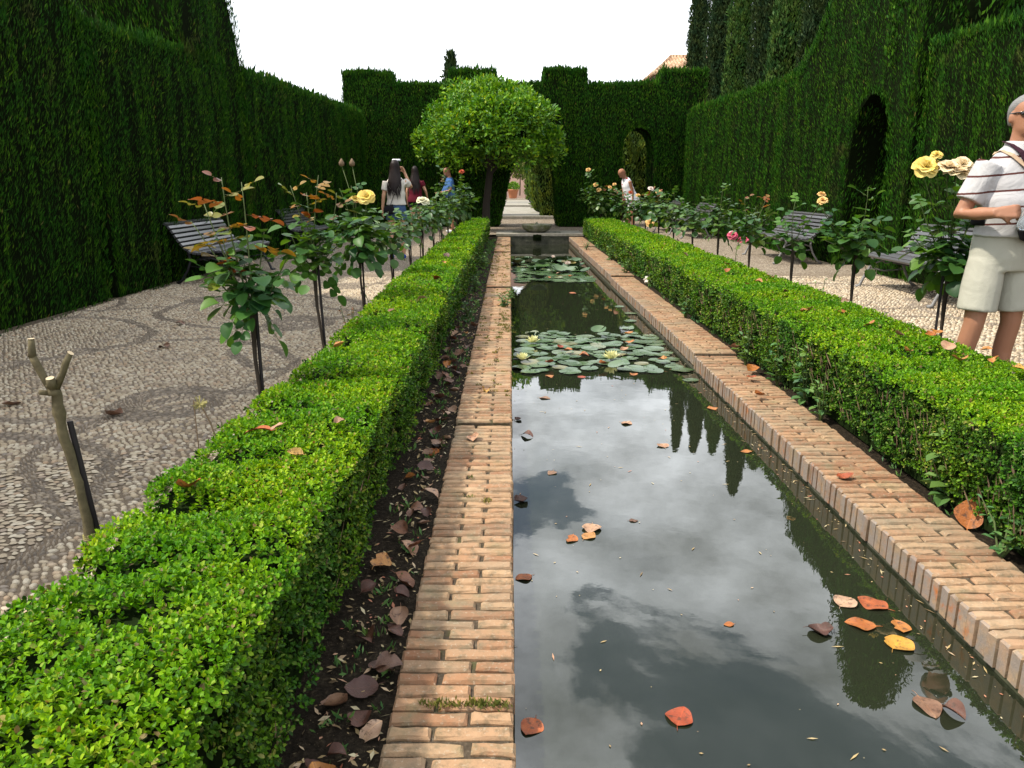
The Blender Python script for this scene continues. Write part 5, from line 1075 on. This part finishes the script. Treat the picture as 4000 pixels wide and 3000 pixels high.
m.tube([HM @ Vector((-.014, -.110, 1.648)), HM @ Vector((.014, -.110, 1.648))], .004, 6)
m.build('sunglasses', plain('dark_lens', (.012, .010, .010), .12, .6), man, True, S)
m = MB()
def ribbon(m, pts, w):
    pts = [Vector(p) for p in pts]; n = len(pts); V = []
    for i, p in enumerate(pts):
        t_ = (pts[min(i + 1, n - 1)] - pts[max(i - 1, 0)]).normalized(); sd = t_.cross(Vector((0, -1, 0.15))).normalized(); nn = sd.cross(t_)
        V += [p - sd * w, p + sd * w, p + sd * w + nn * .004, p - sd * w + nn * .004]
    m.add(V, [(i * 4 + a, i * 4 + (a + 1) % 4, i * 4 + 4 + (a + 1) % 4, i * 4 + 4 + a) for i in range(n - 1) for a in range(4)] + [(3, 2, 1, 0), tuple((n - 1) * 4 + a for a in range(4))])
ribbon(m, [(-.070, .03, 1.497), (-.079, -.035, 1.482), (-.066, -.095, 1.44), (-.045, -.128, 1.37), (-.02, -.150, 1.28), (.005, -.166, 1.20), (.02, -.178, 1.13)], .016); ribbon(m, [(.070, .03, 1.497), (.079, -.035, 1.482), (.072, -.095, 1.44), (.066, -.128, 1.37), (.056, -.150, 1.28), (.044, -.166, 1.20), (.035, -.178, 1.13)], .016)
m.build('neck_strap', MAT['strap_dark'], man, False, S)
m = MB(); ribbon(m, [(-.112, .05, 1.440), (-.115, -.01, 1.452), (-.105, -.075, 1.425), (-.06, -.124, 1.37), (0, -.146, 1.29), (.08, -.146, 1.22), (.15, -.110, 1.15), (.19, -.03, 1.08)], .012); m.build('shoulder_strap', MAT['strap_beige'], man, False, S)
m = MB()
for i in range(25): pass
V = []; n = 24
rings(m, [(0, 0, z, .198, .158) for z in (1.045, 1.085)], n); m.build('belt', MAT['black_fabric'], man, True, S)
bag = empty('waist_bag', (2.805, 4.42, g), 'black pouch hanging at the waist of the man in the striped shirt', 'bag', None, math.radians(12))
m = MB(); rings(m, [(.06, -.165, .955, .07, .02), (.06, -.185, .975, .125, .045), (.06, -.19, 1.02, .15, .055), (.06, -.185, 1.075, .155, .05), (.06, -.175, 1.10, .14, .025)], 20, None, .7); remesh(m, .008, MAT['black_fabric'], 'pouch', bag, 2, S)
bt = empty('water_bottle', (0, 0, 0), "clear plastic water bottle with a blue cap in the man's hand", 'bottle'); bt.location = man.matrix_basis @ (S @ Vector((-.180, -.285, 1.035))); bt.rotation_euler = (math.radians(-6), math.radians(19), 0)
t = NT('bottle_plastic'); t.set(Base_Color=(.85, .92, .95), Roughness=.08, Specular_IOR_Level=.6); t.b.inputs['Transmission Weight'].default_value = .85; MAT['bottle'] = t.m
m = MB(); m.lathe([(.026, 0), (.030, .006), (.030, .05), (.028, .058), (.030, .066), (.030, .12), (.027, .145), (.014, .172), (.0125, .185)], 18); m.build('bottle_body', MAT['bottle'], bt, True)
m = MB(); m.lathe([(.0145, .183), (.0145, .203), (.012, .205)], 14); m.build('cap', plain('blue_cap', (.04, .07, .38), .4, .4, .05), bt, True)
gw = pz(13.2)
w1, S1, HM1, UB1 = human('dark-haired woman in white T-shirt and denim shorts, one hand raised to her head', (-1.90, 13.2, gw), PI + .12, 1.60, MAT['skin_light'],
    [((-.165, 0, 1.385), (-.275, -.12, 1.28), (-.165, -.13, 1.545), (.45, .1, .85), (.5, .5, 0), .5), ((.165, 0, 1.385), (.225, .03, 1.12), (.255, -.02, .88), (.05, -.15, -1), (-1, 0, 0), .3)],
    dict(mat=MAT['white_tee'], z0=.965, sleeve=.62, slack=.016), dict(mat=MAT['denim'], top=1.0, hem=.70, slack=.014), 'long', True, 0.0, (0, 0, -.2), MAT['blue_shoe'], .011)
m = MB(); rings(m, [(-.02, -.035, 1.742, .075, .02), (-.02, -.038, 1.760, .08, .022), (-.02, -.036, 1.776, .07, .016)], 14, HM1); m.build('hair_clip', plain('white_plastic', (.75, .75, .78), .3, .5, .05), w1, True, S1)
m = MB(); ribbon(m, [(-.12, .065, 1.43), (-.06, .125, 1.32), (.03, .14, 1.15), (.09, .15, 1.0), (.11, .155, .96)], .005); m.build('bag_strap', MAT['black_fabric'], w1, False, S1)
hb = empty('shoulder_bag', (-1.90, 13.2, gw), "small black bag on the white-shirted woman's hip", 'bag', None, PI + .12)
m = MB(); rings(m, [(.13, .165, .80, .075, .02), (.13, .17, .83, .095, .035), (.13, .17, .90, .095, .04), (.12, .165, .965, .08, .025)], 16, Matrix.Translation((.13, .16, .9)) @ Matrix.Rotation(.25, 4, 'Y') @ Matrix.Translation((-.13, -.16, -.9)), .7); remesh(m, .009, MAT['black_fabric'], 'bag_body', hb, 2, S1)
w2, S2, HM2, UB2 = human('woman with long black hair seen from behind in a dark red top', (-2.22, 18.6, pz(18.6)), PI - .25, 1.60, MAT['skin_light'],
    [((-.165, 0, 1.385), (-.27, -.02, 1.15), (-.26, -.16, 1.0), (.2, -.9, -.3), (1, 0, 0), .3), ((.165, 0, 1.385), (.22, .03, 1.12), (.23, -.02, .88), (.05, -.15, -1), (-1, 0, 0), .3)],
    dict(mat=MAT['wine'], z0=.86, sleeve=.55, slack=.02, flare=.05), dict(mat=MAT['dark_cloth'], top=.96, hem=.74, slack=.014), 'long', True, 0.0, (0, 0, .4), MAT['white_shoe'], .016)
m3, S3, HM3, UB3 = human('bald man in a blue shirt looking down, facing left behind the tall roses', (-1.50, 20.0, pz(20)), -1.35, 1.62, MAT['skin_tan'],
    [((-.19, 0, 1.395), (-.25, -.04, 1.12), (-.12, -.28, 1.08), (.3, -.9, .1), (0, 0, -1), .5), ((.19, 0, 1.395), (.26, -.03, 1.12), (.12, -.28, 1.08), (-.3, -.9, .1), (0, 0, -1), .5)],
    dict(mat=MAT['blue_shirt'], z0=.93, sleeve=.7, slack=.018), dict(mat=MAT['dark_cloth'], top=.98, hem=.5, slack=.024), None, False, .05, (.45, 0, 0), MAT['white_shoe'], .016, belly=.05)
w4, S4, HM4, UB4 = human('woman bending forward in a white sleeveless dress with dark red flowers', (3.05, 19.9, pz(19.9)), -1.15, 1.64, MAT['skin_tan'],
    [((-.165, 0, 1.385), (-.19, -.06, 1.12), (-.16, -.16, .92), (0, -.4, -.9), (1, 0, 0), .3), ((.165, 0, 1.385), (.19, -.02, 1.10), (.19, -.10, .86), (0, -.2, -1), (-1, 0, 0), .3)],
    dict(mat=MAT['floral'], z0=.62, sleeve=0, slack=.02, flare=.12, name='dress'), None, None, True, .40, (.45, 0, 0), MAT['white_shoe'], .016)
m = MB(); rings(m, [(0, .030, 1.58, .06, .058), (0, .024, 1.63, .077, .076), (0, .014, 1.668, .080, .092), (0, .004, 1.71, .074, .09), (0, .004, 1.75, .04, .05), (0, .004, 1.763, .01, .014)], 18, HM4); remesh(m, .010, plain('auburn_hair', (.30, .13, .07), .6, .3, .3, 80), 'hair', w4, 2, S4)

# ------------------------------------------------------------------ water lilies
def pad_mesh(r, raised):
    m = MB(); n = 16; V = [(0, 0, 0)]; cup = r.uniform(.10, .42) if raised else 0.0; ph = r.uniform(0, 6.28); cr = r.choice([0, 0, 0, .25]) if not raised else 0
    for ring, f in ((0, .55), (1, 1.0)):
        for k in range(n + 1):
            a = .10 + (2 * PI - .20) * k / n; rr = f * (1 + .03 * math.sin(5 * a + ph)); z = .015 * math.sin(3 * a + ph) * f + cup * f * f + (.03 * f * f) + cr * max(0, math.cos(a - ph) - .75) * f * 3
            V.append((rr * math.sin(a), -rr * math.cos(a), z))
    F = [(0, 1 + k, 2 + k) for k in range(n)] + [(1 + k, 2 + n + k, 3 + n + k, 2 + k) for k in range(n)]
    m.add(V, F); return m.mesh('lily_pad', MAT['pad'], True)
def lily_flower(parent, loc, s, col, seed):
    r = random.Random(seed); fl = MB()
    for layer, (nn, tilt, L) in enumerate(((6, 1.25, .62), (8, .95, .85), (9, .6, 1.0), (8, .3, 1.0))):
        for k in range(nn):
            a = 2 * PI * k / nn + layer * .5; d = Vector((math.cos(a), math.sin(a), 0)); sd = Vector((-d.y, d.x, 0)); ti = tilt + r.uniform(-.12, .12); ax = d * math.cos(ti) + Vector((0, 0, math.sin(ti))); cu = Vector((0, 0, 1)) * math.cos(ti) - d * math.sin(ti); V = []
            for t_, q in ((0, .3), (.35, .95), (.7, .8), (1, .02)):
                c = ax * L * s * t_ + cu * s * .25 * t_ * t_; w = s * .17 * q; V += [c - sd * w + cu * w * .5, c, c + sd * w + cu * w * .5]
            fl.add(V, [(i * 3 + j, i * 3 + j + 1, i * 3 + j + 4, i * 3 + j + 3) for i in range(3) for j in (0, 1)])
    fl.build('flower', MAT['petal_' + col], parent, True, Matrix.Translation(loc) @ Matrix.Rotation(r.uniform(-.2, .2), 4, 'X'))
def lily_patch(label, x0, x1, y0, y1, n, rad, raisef, flowers, seed, extra=()):
    r = random.Random(seed); root = empty('water_lily', ((x0 + x1) / 2, (y0 + y1) / 2, -.12), label, 'water lily'); c = Vector(((x0 + x1) / 2, (y0 + y1) / 2, 0))
    flat = [pad_mesh(r, False) for _ in range(8)]; up = [pad_mesh(r, True) for _ in range(6)]; pts = []; tries = 0
    while len(pts) < n and tries < 9000:
        tries += 1; x = r.uniform(x0 + .06, x1 - .06); y = r.uniform(y0, y1); R = rad * r.uniform(.65, 1.25)
        e = min(y - y0, y1 - y) / (y1 - y0); 
        if e < .12 and r.random() < .45: continue
        if x - x0 < R * .8 or x1 - x < R * .7: continue
        if all((x - a) ** 2 + (y - b) ** 2 > (.62 * (R + q)) ** 2 for a, b, q in pts): pts.append((x, y, R))
    for i, (x, y, R) in enumerate(list(pts) + list(extra)):
        ru = raisef(x, y) > r.random(); z = .004 + .0011 * (i % 7)
        if ru: z = r.uniform(.01, .07); M = Matrix.Rotation(r.uniform(-.32, .32), 4, 'X') @ Matrix.Rotation(r.uniform(-.32, .32), 4, 'Y')
        else: M = Matrix.Rotation(r.uniform(-.04, .04), 4, 'X') @ Matrix.Rotation(r.uniform(-.04, .04), 4, 'Y')
        link('lily_pad', r.choice(up if ru else flat), root, Matrix.Translation((x - c.x, y - c.y, z)) @ M @ Matrix.Rotation(r.uniform(0, 6.28), 4, 'Z') @ Matrix.Scale(R, 4))
    for k, (x, y, z, s, col) in enumerate(flowers): lily_flower(root, Vector((x - c.x, y - c.y, z)), s, col, seed + k)
lily_patch('near patch of flat water lily pads with three pale yellow flowers', PX0 + .01, PX1 - .02, 5.85, 7.55, 112, .080, lambda x, y: .05, [(.21, 6.95, .02, .075, 'lily'), (.10, 6.21, .02, .075, 'lily'), (.84, 6.24, .02, .09, 'lily')], 5, [(1.36, 5.6, .06), (1.3, 8.2, .07), (1.38, 8.7, .07), (1.32, 9.2, .06), (1.2, 7.75, .07)])
lily_patch('far patch of water lilies with raised glossy leaves and a pale pink bud', PX0 + .02, 1.33, 11.7, 15.0, 140, .12, lambda x, y: .55 if y > 12.7 else .06, [(1.0, 13.4, .09, .08, 'blush'), (.80, 14.4, .12, .06, 'blush')], 9)

# ------------------------------------------------------------------ fallen leaves
def fallen_mesh(mat, r, flat=False):
    """a dead magnolia-like leaf: curled along its length, folded at the rib, edge wavy and torn in places"""
    V = []; F = []; curl = r.uniform(-.12, .40) if flat else r.uniform(.5, 1.7) * r.choice([-1, 1, 1]); fold = r.uniform(.05, .30) if flat else r.uniform(.25, 1.1); tw = r.uniform(-.15, .15) if flat else r.uniform(-.9, .9)
    rows, cols = 13, 7; wmax = r.uniform(.34, .47); ph = [r.uniform(0, 6.28) for _ in range(4)]; tear = [(r.uniform(.2, .85), r.choice([-1, 1]), r.uniform(.15, .45)) for _ in range(r.choice([0, 1, 2]))]; bend = r.uniform(-.12, .12)
    for i in range(rows):
        t_ = i / (rows - 1); y = t_ - .5; w = wmax * (math.sin(PI * min(1, t_ ** .85)) ** .75 + .02)
        for k in range(cols):
            s = (k - 3) / 3; ww = w * (1 + .06 * math.sin(9 * t_ + ph[0] + s)); 
            if abs(s) > .8:
                for tc, ts, td in tear:
                    if ts * s > 0: ww *= 1 - td * math.exp(-((t_ - tc) / .06) ** 2)
            z = curl * .45 * y * y + fold * w * abs(s) ** 1.6 * .8 + tw * s * w * y + .035 * math.sin(7 * t_ + ph[1]) * abs(s) + .02 * math.sin(13 * t_ + ph[2]) * s * s * (0.4 if flat else 1)
            V.append((s * ww + bend * math.sin(PI * t_), y, z))
    for i in range(rows - 1):
        for k in range(cols - 1): a = i * cols + k; F.append((a, a + 1, a + cols + 1, a + cols))
    m = MB(); m.add(V, F); zmin = min(v[2] for v in m.V); m.V = [(x, y, z - zmin) for x, y, z in m.V]; z0 = m.V[3][2]; m.tube([(0, -.49, z0), (.02, -.60, z0 + .01), (.05, -.70, z0 - .0)], .012, 4); return m.mesh('fallen_leaf', MAT[mat], True)
_q = random.Random(12)
FM = {c: [fallen_mesh('leaf_' + c, _q) for _ in range(7)] for c in ('brown', 'orange', 'red', 'yellow', 'tan', 'dark')}
FF_ = {c: [fallen_mesh('leaf_' + c, _q, True) for _ in range(5)] for c in ('brown', 'orange', 'red', 'yellow', 'tan', 'dark')}
def fallen(x, y, z, c, s, label, group, flat=False, tilt=None, rz=None):
    o = link('fallen_leaf', _q.choice((FF_ if flat else FM)[c])); tag(o, label, 'fallen leaf', group); tl = tilt if tilt is not None else (0 if flat else .25)
    o.location = (x, y, z); o.rotation_euler = (_q.uniform(-tl, tl), _q.uniform(-tl, tl), rz if rz is not None else _q.uniform(0, 6.28)); o.scale = (s, s, s); return o
WG = 'fallen leaves floating on the pool'
for x, y, c, s, lab in [(.47, 1.82, 'red', .105, 'red-orange fallen leaf floating alone near the bottom of the pool'), (.055, 1.78, 'red', .09, 'curled dark red leaf against the left edge, nearest the camera'), (.05, 2.60, 'orange', .085, 'orange-brown leaf touching the left pool edge with tiny ripples'),
        (.25, 2.92, 'orange', .085, 'left leaf of the orange trio on the reflected cloud'), (.33, 2.95, 'orange', .095, 'right leaf of the orange trio on the reflected cloud'), (.345, 3.02, 'tan', .11, 'pinkish leaf lying behind the orange trio'),
        (1.24, 2.17, 'yellow', .12, 'golden yellow leaf, lowest of the cluster near the right bricks'), (1.17, 2.28, 'orange', .12, 'two-toned orange leaf in the middle of the right cluster'), (1.18, 2.42, 'tan', .11, 'pale orange leaf at the back of the right cluster'), (1.27, 2.41, 'red', .13, 'long narrow red leaf in the right cluster'), (1.29, 2.26, 'orange', .10, 'pointed orange leaf on the pool-wall side of the right cluster'),
        (1.02, 2.24, 'dark', .10, 'shrivelled purple-brown leaf alone left of the right cluster'), (1.17, 1.86, 'brown', .12, 'brown leaf with long stalk floating in the dark reflection, lower right'), (1.23, 1.83, 'dark', .08, 'dark leaf scrap beside the stalked brown leaf'), (.10, 4.27, 'dark', .10, 'dark brown leaf pair floating near the left edge under the lilies'),
        (.86, 4.1, 'tan', .09, 'pale leaf floating alone in mid pool'), (1.33, 4.85, 'orange', .11, 'bright orange leaf at the right edge of the reflection'), (.72, 4.52, 'tan', .09, 'narrow pink leaf floating in mid pool'), (.24, 5.1, 'brown', .10, 'brown leaf just in front of the near lily patch, left side'), (.21, 3.68, 'brown', .08, 'thin grey-brown leaf on the left half of the pool'),
        (1.30, 4.0, 'orange', .08, 'small orange leaf near the right bricks by the cypress reflection'), (.05, 3.32, 'dark', .085, 'rolled dark leaf against the left edge, halfway up the pool'), (.54, 3.1, 'brown', .05, 'tiny brown leaf scrap floating in mid pool'), (.73, 2.28, 'orange', .045, 'tiny orange leaf scrap floating in front of the cluster'),
        (.84, 10.4, 'orange', .16, 'orange leaf floating between the two lily patches'), (.3, 5.72, 'orange', .1, 'orange leaf on the near rim of the first lily patch, left'), (.55, 5.7, 'red', .09, 'reddish leaf on the near rim of the first lily patch, middle'), (.95, 5.78, 'orange', .1, 'orange leaf on the near rim of the first lily patch, right'), (.02 + .03, 4.6, 'dark', .06, 'small dark leaf stuck to the left edge below the lilies')]:
    fallen(x, y, -.1185, c, s * .82, lab, WG, c not in ('dark',), .035)
for x, y, c in [(.5, 6.5, 'orange'), (.62, 6.3, 'orange'), (.45, 6.65, 'red'), (1.1, 6.9, 'orange'), (.32, 6.05, 'red'), (1.25, 6.15, 'orange'), (.75, 6.0, 'orange'), (1.0, 6.55, 'tan'), (1.15, 7.3, 'orange'), (.6, 12.0, 'orange'), (.95, 12.1, 'orange'), (.8, 12.6, 'tan')]:
    fallen(x, y, -.085, c, .085, {'tan': 'pale', 'red': 'dark red', 'orange': 'rusty orange'}[c] + ' fallen leaf on the ' + ('far' if y > 10 else 'near') + ' lily pads, ' + ('left part' if x < .55 else 'middle' if x < .98 else 'right part'), 'fallen leaves on the lily pads')
CG = 'fallen leaves on the brick edges'
for x, y, c, s, lab in [(-.15, 4.72, 'yellow', .085, 'folded yellow leaf on the left bricks beyond the raised step'), (-.20, 3.86, 'tan', .09, 'pale pink leaf on the left bricks before the raised step'), (1.53, 3.3, 'red', .085, 'small rust leaf on the right bricks, nearest'), (1.74, 5.32, 'orange', .11, 'long orange leaf on the right bricks near the hedge'), (1.80, 5.94, 'brown', .12, 'brown leaf against the hedge by the step in the right bricks'),
        (1.56, 4.64, 'orange', .08, 'curled orange leaf in the middle of the right bricks'), (1.66, 5.1, 'red', .08, 'red leaf on the right bricks by the orange one'), (-.10, 8.4, 'orange', .09, 'orange leaf on the far left bricks among moss')]:
    fallen(x, y, .004 + (.024 if y > 4.11 else 0) + (.024 if x > 1 and y > 5.92 else 0), c, s, lab, CG)
o = fallen(1.82, 2.80, -.01, 'orange', .13, 'large rust-coloured leaf standing upright between right bricks and hedge', CG, True, 0, 0); o.rotation_euler = (1.2, .15, -.5); o.location.z = .05
HG = 'fallen leaves lying on the right hedge'
RT = [(2.48, 11.48), (2.0, 6.51), (2.18, 6.73), (2.17, 6.0), (1.98, 5.11), (2.05, 5.2), (2.28, 6.42), (2.23, 5.11), (2.2, 3.65), (2.31, 3.96), (2.48, 3.92), (2.36, 3.65), (2.39, 3.51), (2.49, 4.41), (2.42, 4.33), (2.22, 4.3), (2.05, 3.87), (2.22, 4.67), (2.45, 5.57), (2.15, 7.6), (2.3, 8.2), (2.1, 9.3), (2.4, 7.1)]
RL = {9: 'large pale curled leaf on the right hedge below the man', 8: 'big orange folded leaf on the right hedge below the man', 11: 'orange leaf beside a bright yellow one on the right hedge', 12: 'bright yellow leaf on the right hedge below the man'}
for i, (x, y) in enumerate(RT):
    c = 'yellow' if i == 12 else ('tan' if i in (9, 6) else ('brown', 'orange', 'orange')[i % 3]); fallen(x, y, .455 + .0045 * y, c, (.09 if i in (8, 9) else .062) * (1 + .02 * y), RL.get(i, {'tan': 'pale', 'brown': 'dry brown', 'orange': 'orange', 'yellow': 'yellow'}[c] + ' leaf on top of the right hedge, ' + ('near the man' if y < 4.2 else 'beside the tall yellow rose' if y < 5.3 else 'before the nearest right bench' if y < 6.8 else 'far part')), HG, False, .5)
LT = [(-.88, 2.55, 'red', .10, 'large glossy orange leaf standing on the left hedge'), (-.83, 2.60, 'tan', .06, 'narrow tan leaf next to the large orange one on the left hedge'), (-.69, 2.33, 'yellow', .055, 'small yellow leaf on the nearest part of the left hedge'), (-.91, 4.02, 'orange', .07, 'orange leaf on the left hedge beside the first leafy rose'), (-.80, 5.17, 'brown', .06, 'brown leaf on the left hedge, middle'), (-.66, 5.7, 'tan', .075, 'pale leaf on the left hedge near its pool side'),
      (-.70, 8.32, 'orange', .08, 'orange leaf on the far half of the left hedge'), (-.66, 6.96, 'red', .08, 'rust red leaf on the far half of the left hedge'), (-.92, 2.06, 'orange', .07, 'orange leaf half buried in the left hedge near the bare stump'), (-.62, 2.67, 'tan', .045, 'tiny straw-coloured leaf on the left hedge'), (-.75, 9.2, 'brown', .09, 'brown leaf on the left hedge near the far roses')]
for x, y, c, s, lab in LT: fallen(x, y, .455 + .0045 * y, c, s, lab, 'fallen leaves lying on the left hedge', False, .5)
r = random.Random(77)
for i in range(84):
    y = 1.05 + 6.4 * (i / 84) ** 1.35 + r.uniform(-.05, .05); x = -.335 - r.random() ** 1.2 * .17; c = r.choice(['brown', 'brown', 'brown', 'brown', 'tan', 'orange', 'dark', 'dark']); s = r.uniform(.045, .095)
    if i == 1: fallen(x, y, -.02, 'tan', .13, 'broad spotted tan leaf on the soil, nearest the camera', 'fallen leaves on the soil strip')
    elif i == 2: fallen(-.34, 1.16, -.01, 'orange', .12, 'orange-red leaf leaning on the left bricks, nearest the camera', 'fallen leaves on the soil strip')
    else: fallen(x, y, -.03 + .0055 * y + r.uniform(0, .03), c, s, {'brown': 'dry brown', 'tan': 'pale tan', 'orange': 'rusty orange', 'dark': 'dark purplish'}[c] + ' leaf on the shaded soil, ' + ('nearest stretch by the camera' if y < 1.7 else 'before the raised brick step' if y < 3.2 else 'close by the raised brick step' if y < 4.8 else 'far stretch beyond the brick step'), 'fallen leaves on the soil strip', False, .5)
for x, y, lab in [(-2.7, 5.9, 'brown leaf on the cobbles far from the hedge, left path'), (-3.0, 6.9, 'dry leaf on the shaded cobbles near the left bench'), (-2.9, 4.3, 'orange-brown leaf on the cobbles at the left edge'), (-2.2, 4.1, 'brown leaf on the left cobbles behind the bare stump'), (3.1, 5.4, 'orange leaf on the right cobbles beside the man'), (3.4, 5.9, 'brown leaf on the right cobbles behind the man'), (3.3, 6.7, 'pale leaf on the right cobbles in front of the bench')]:
    fallen(x, y, pz(y) + .012, 'orange' if x > 0 else 'brown', .10, lab, 'fallen leaves on the cobbles')
rk = random.Random(4); m = MB(); ball(m, (0, 0, 0), (.075, .06, .06), None, 7); m.V = [(x * rk.uniform(.8, 1.2), y * rk.uniform(.8, 1.2), z * rk.uniform(.8, 1.2)) for x, y, z in m.V]
o = m.build('white_stone', plain('white_rock', (.66, .61, .54), .85, .2, .15, 20)); o.location = (1.845, 10.2, .09); tag(o, 'white broken stone lying between right bricks and hedge', 'stone')

# ------------------------------------------------------------------ small growth and litter nobody would count
def tufts(name, label, pts, L, mat, per=14, cat='moss'):
    P = []; D = []
    for x, y, z in pts:
        for k in range(per): P.append((x + rng.normal(0, .012), y + rng.normal(0, .006), z)); D.append((rng.normal(0, .6), rng.normal(0, .6), 1))
    P = np.array(P); D = np.array(D); n = len(P); l = L * rng.uniform(.5, 1.3, n) * (1 + .05 * P[:, 1]); V, F = leaf_geo(P, D, rng.normal(0, 1, (n, 3)), l, l * .28, .1); o = link(name, mesh_np(name, V, [F], MAT[mat])); tag(o, label, cat, None, 'stuff')
zc_ = lambda y: .003 + (.024 if y > 4.11 else 0) + (.03 if y > 9.88 else 0) + (.025 if y > 15 else 0)
pts = [(x, 1.712 + rng.normal(0, .004), .0) for x in np.concatenate([np.linspace(-.22, -.12, 9), np.linspace(-.08, -.01, 8)])]
pts += [(rng.uniform(-.12, 0), 1.716, .0) for _ in range(6)] + [(-.17, 3.08, 0), (-.10, 3.02, 0), (-.09, 3.04, 0), (-.18, 3.30, 0)]
for _ in range(150):
    y = rng.uniform(4.6, 17); y = .55 + .0535 * round((y - .55) / .0535) - .026; pts.append((rng.choice([-.20, -.10, -.03, -.28]) + rng.normal(0, .03), y, zc_(y) - .008))
for _ in range(60): y = rng.uniform(6.5, 9.5); pts.append((rng.uniform(-.10, .0), y, zc_(y) - .005))
tufts('moss', 'yellow-green moss growing in the joints of the left bricks', pts, .016, 'moss')
pts = [(rng.uniform(-.50, -.33), rng.uniform(1.2, 18) , 0) for _ in range(260)]; pts = [(x, y, -.03 + .0055 * y) for x, y, _ in pts]; pts += [(rng.uniform(1.80, 1.90), y, -.03 + .0055 * y) for y in rng.uniform(2, 18, 200)]
tufts('grass', 'short green seedlings growing on the soil strips', pts, .03, 'weed_leaf', 6, 'seedlings')
n = 620; x = np.concatenate([rng.uniform(.02, 1.43, 260), PX1 - np.abs(rng.normal(0, .05, 360)) - .012]); y = np.concatenate([rng.uniform(1.4, 9.5, 260), rng.uniform(1.6, 9, 360)]); P = np.stack([x, y, np.full(n, -.1175)], 1); th = rng.uniform(0, 6.28, n)
L_ = np.where(rng.uniform(0, 1, n) < .25, rng.uniform(.02, .045, n), rng.uniform(.004, .014, n)); V, F = leaf_geo(P, np.stack([np.cos(th), np.sin(th), 0 * th], 1), np.tile([0, 0, 1.], (n, 1)), L_, np.minimum(L_ * .5, .006), .05)
t = NT('litter'); rr = t.N.new('ShaderNodeNewGeometry').outputs['Random Per Island']; t.set(Base_Color=t.ramp(rr, [(0, (.12, .08, .04)), (.4, (.34, .24, .10)), (.7, (.42, .36, .22)), (1, (.35, .10, .05))]), Roughness=.7)
o = link('floating_litter', mesh_np('floating_litter', V, [F], t.m)); tag(o, 'tiny bits of straw and petals floating on the pool', 'litter', None, 'stuff')
n = 1500; x = -.52 + rng.uniform(0, .21, n); y = .8 + rng.uniform(0, 1, n) ** 1.5 * 9; P = np.stack([x, y, -.030 + .0055 * y], 1); th = rng.uniform(0, 6.28, n); L_ = rng.uniform(.008, .035, n); V, F = leaf_geo(P, np.stack([np.cos(th), np.sin(th), rng.uniform(0, .5, n)], 1), np.stack([rng.normal(0, .4, n), rng.normal(0, .4, n), np.ones(n)], 1), L_, L_ * .35, .1)
o = link('soil_litter', mesh_np('soil_litter', V, [F], t.m)); tag(o, 'crumbled dry leaf bits and bark covering the soil strip', 'litter', None, 'stuff')
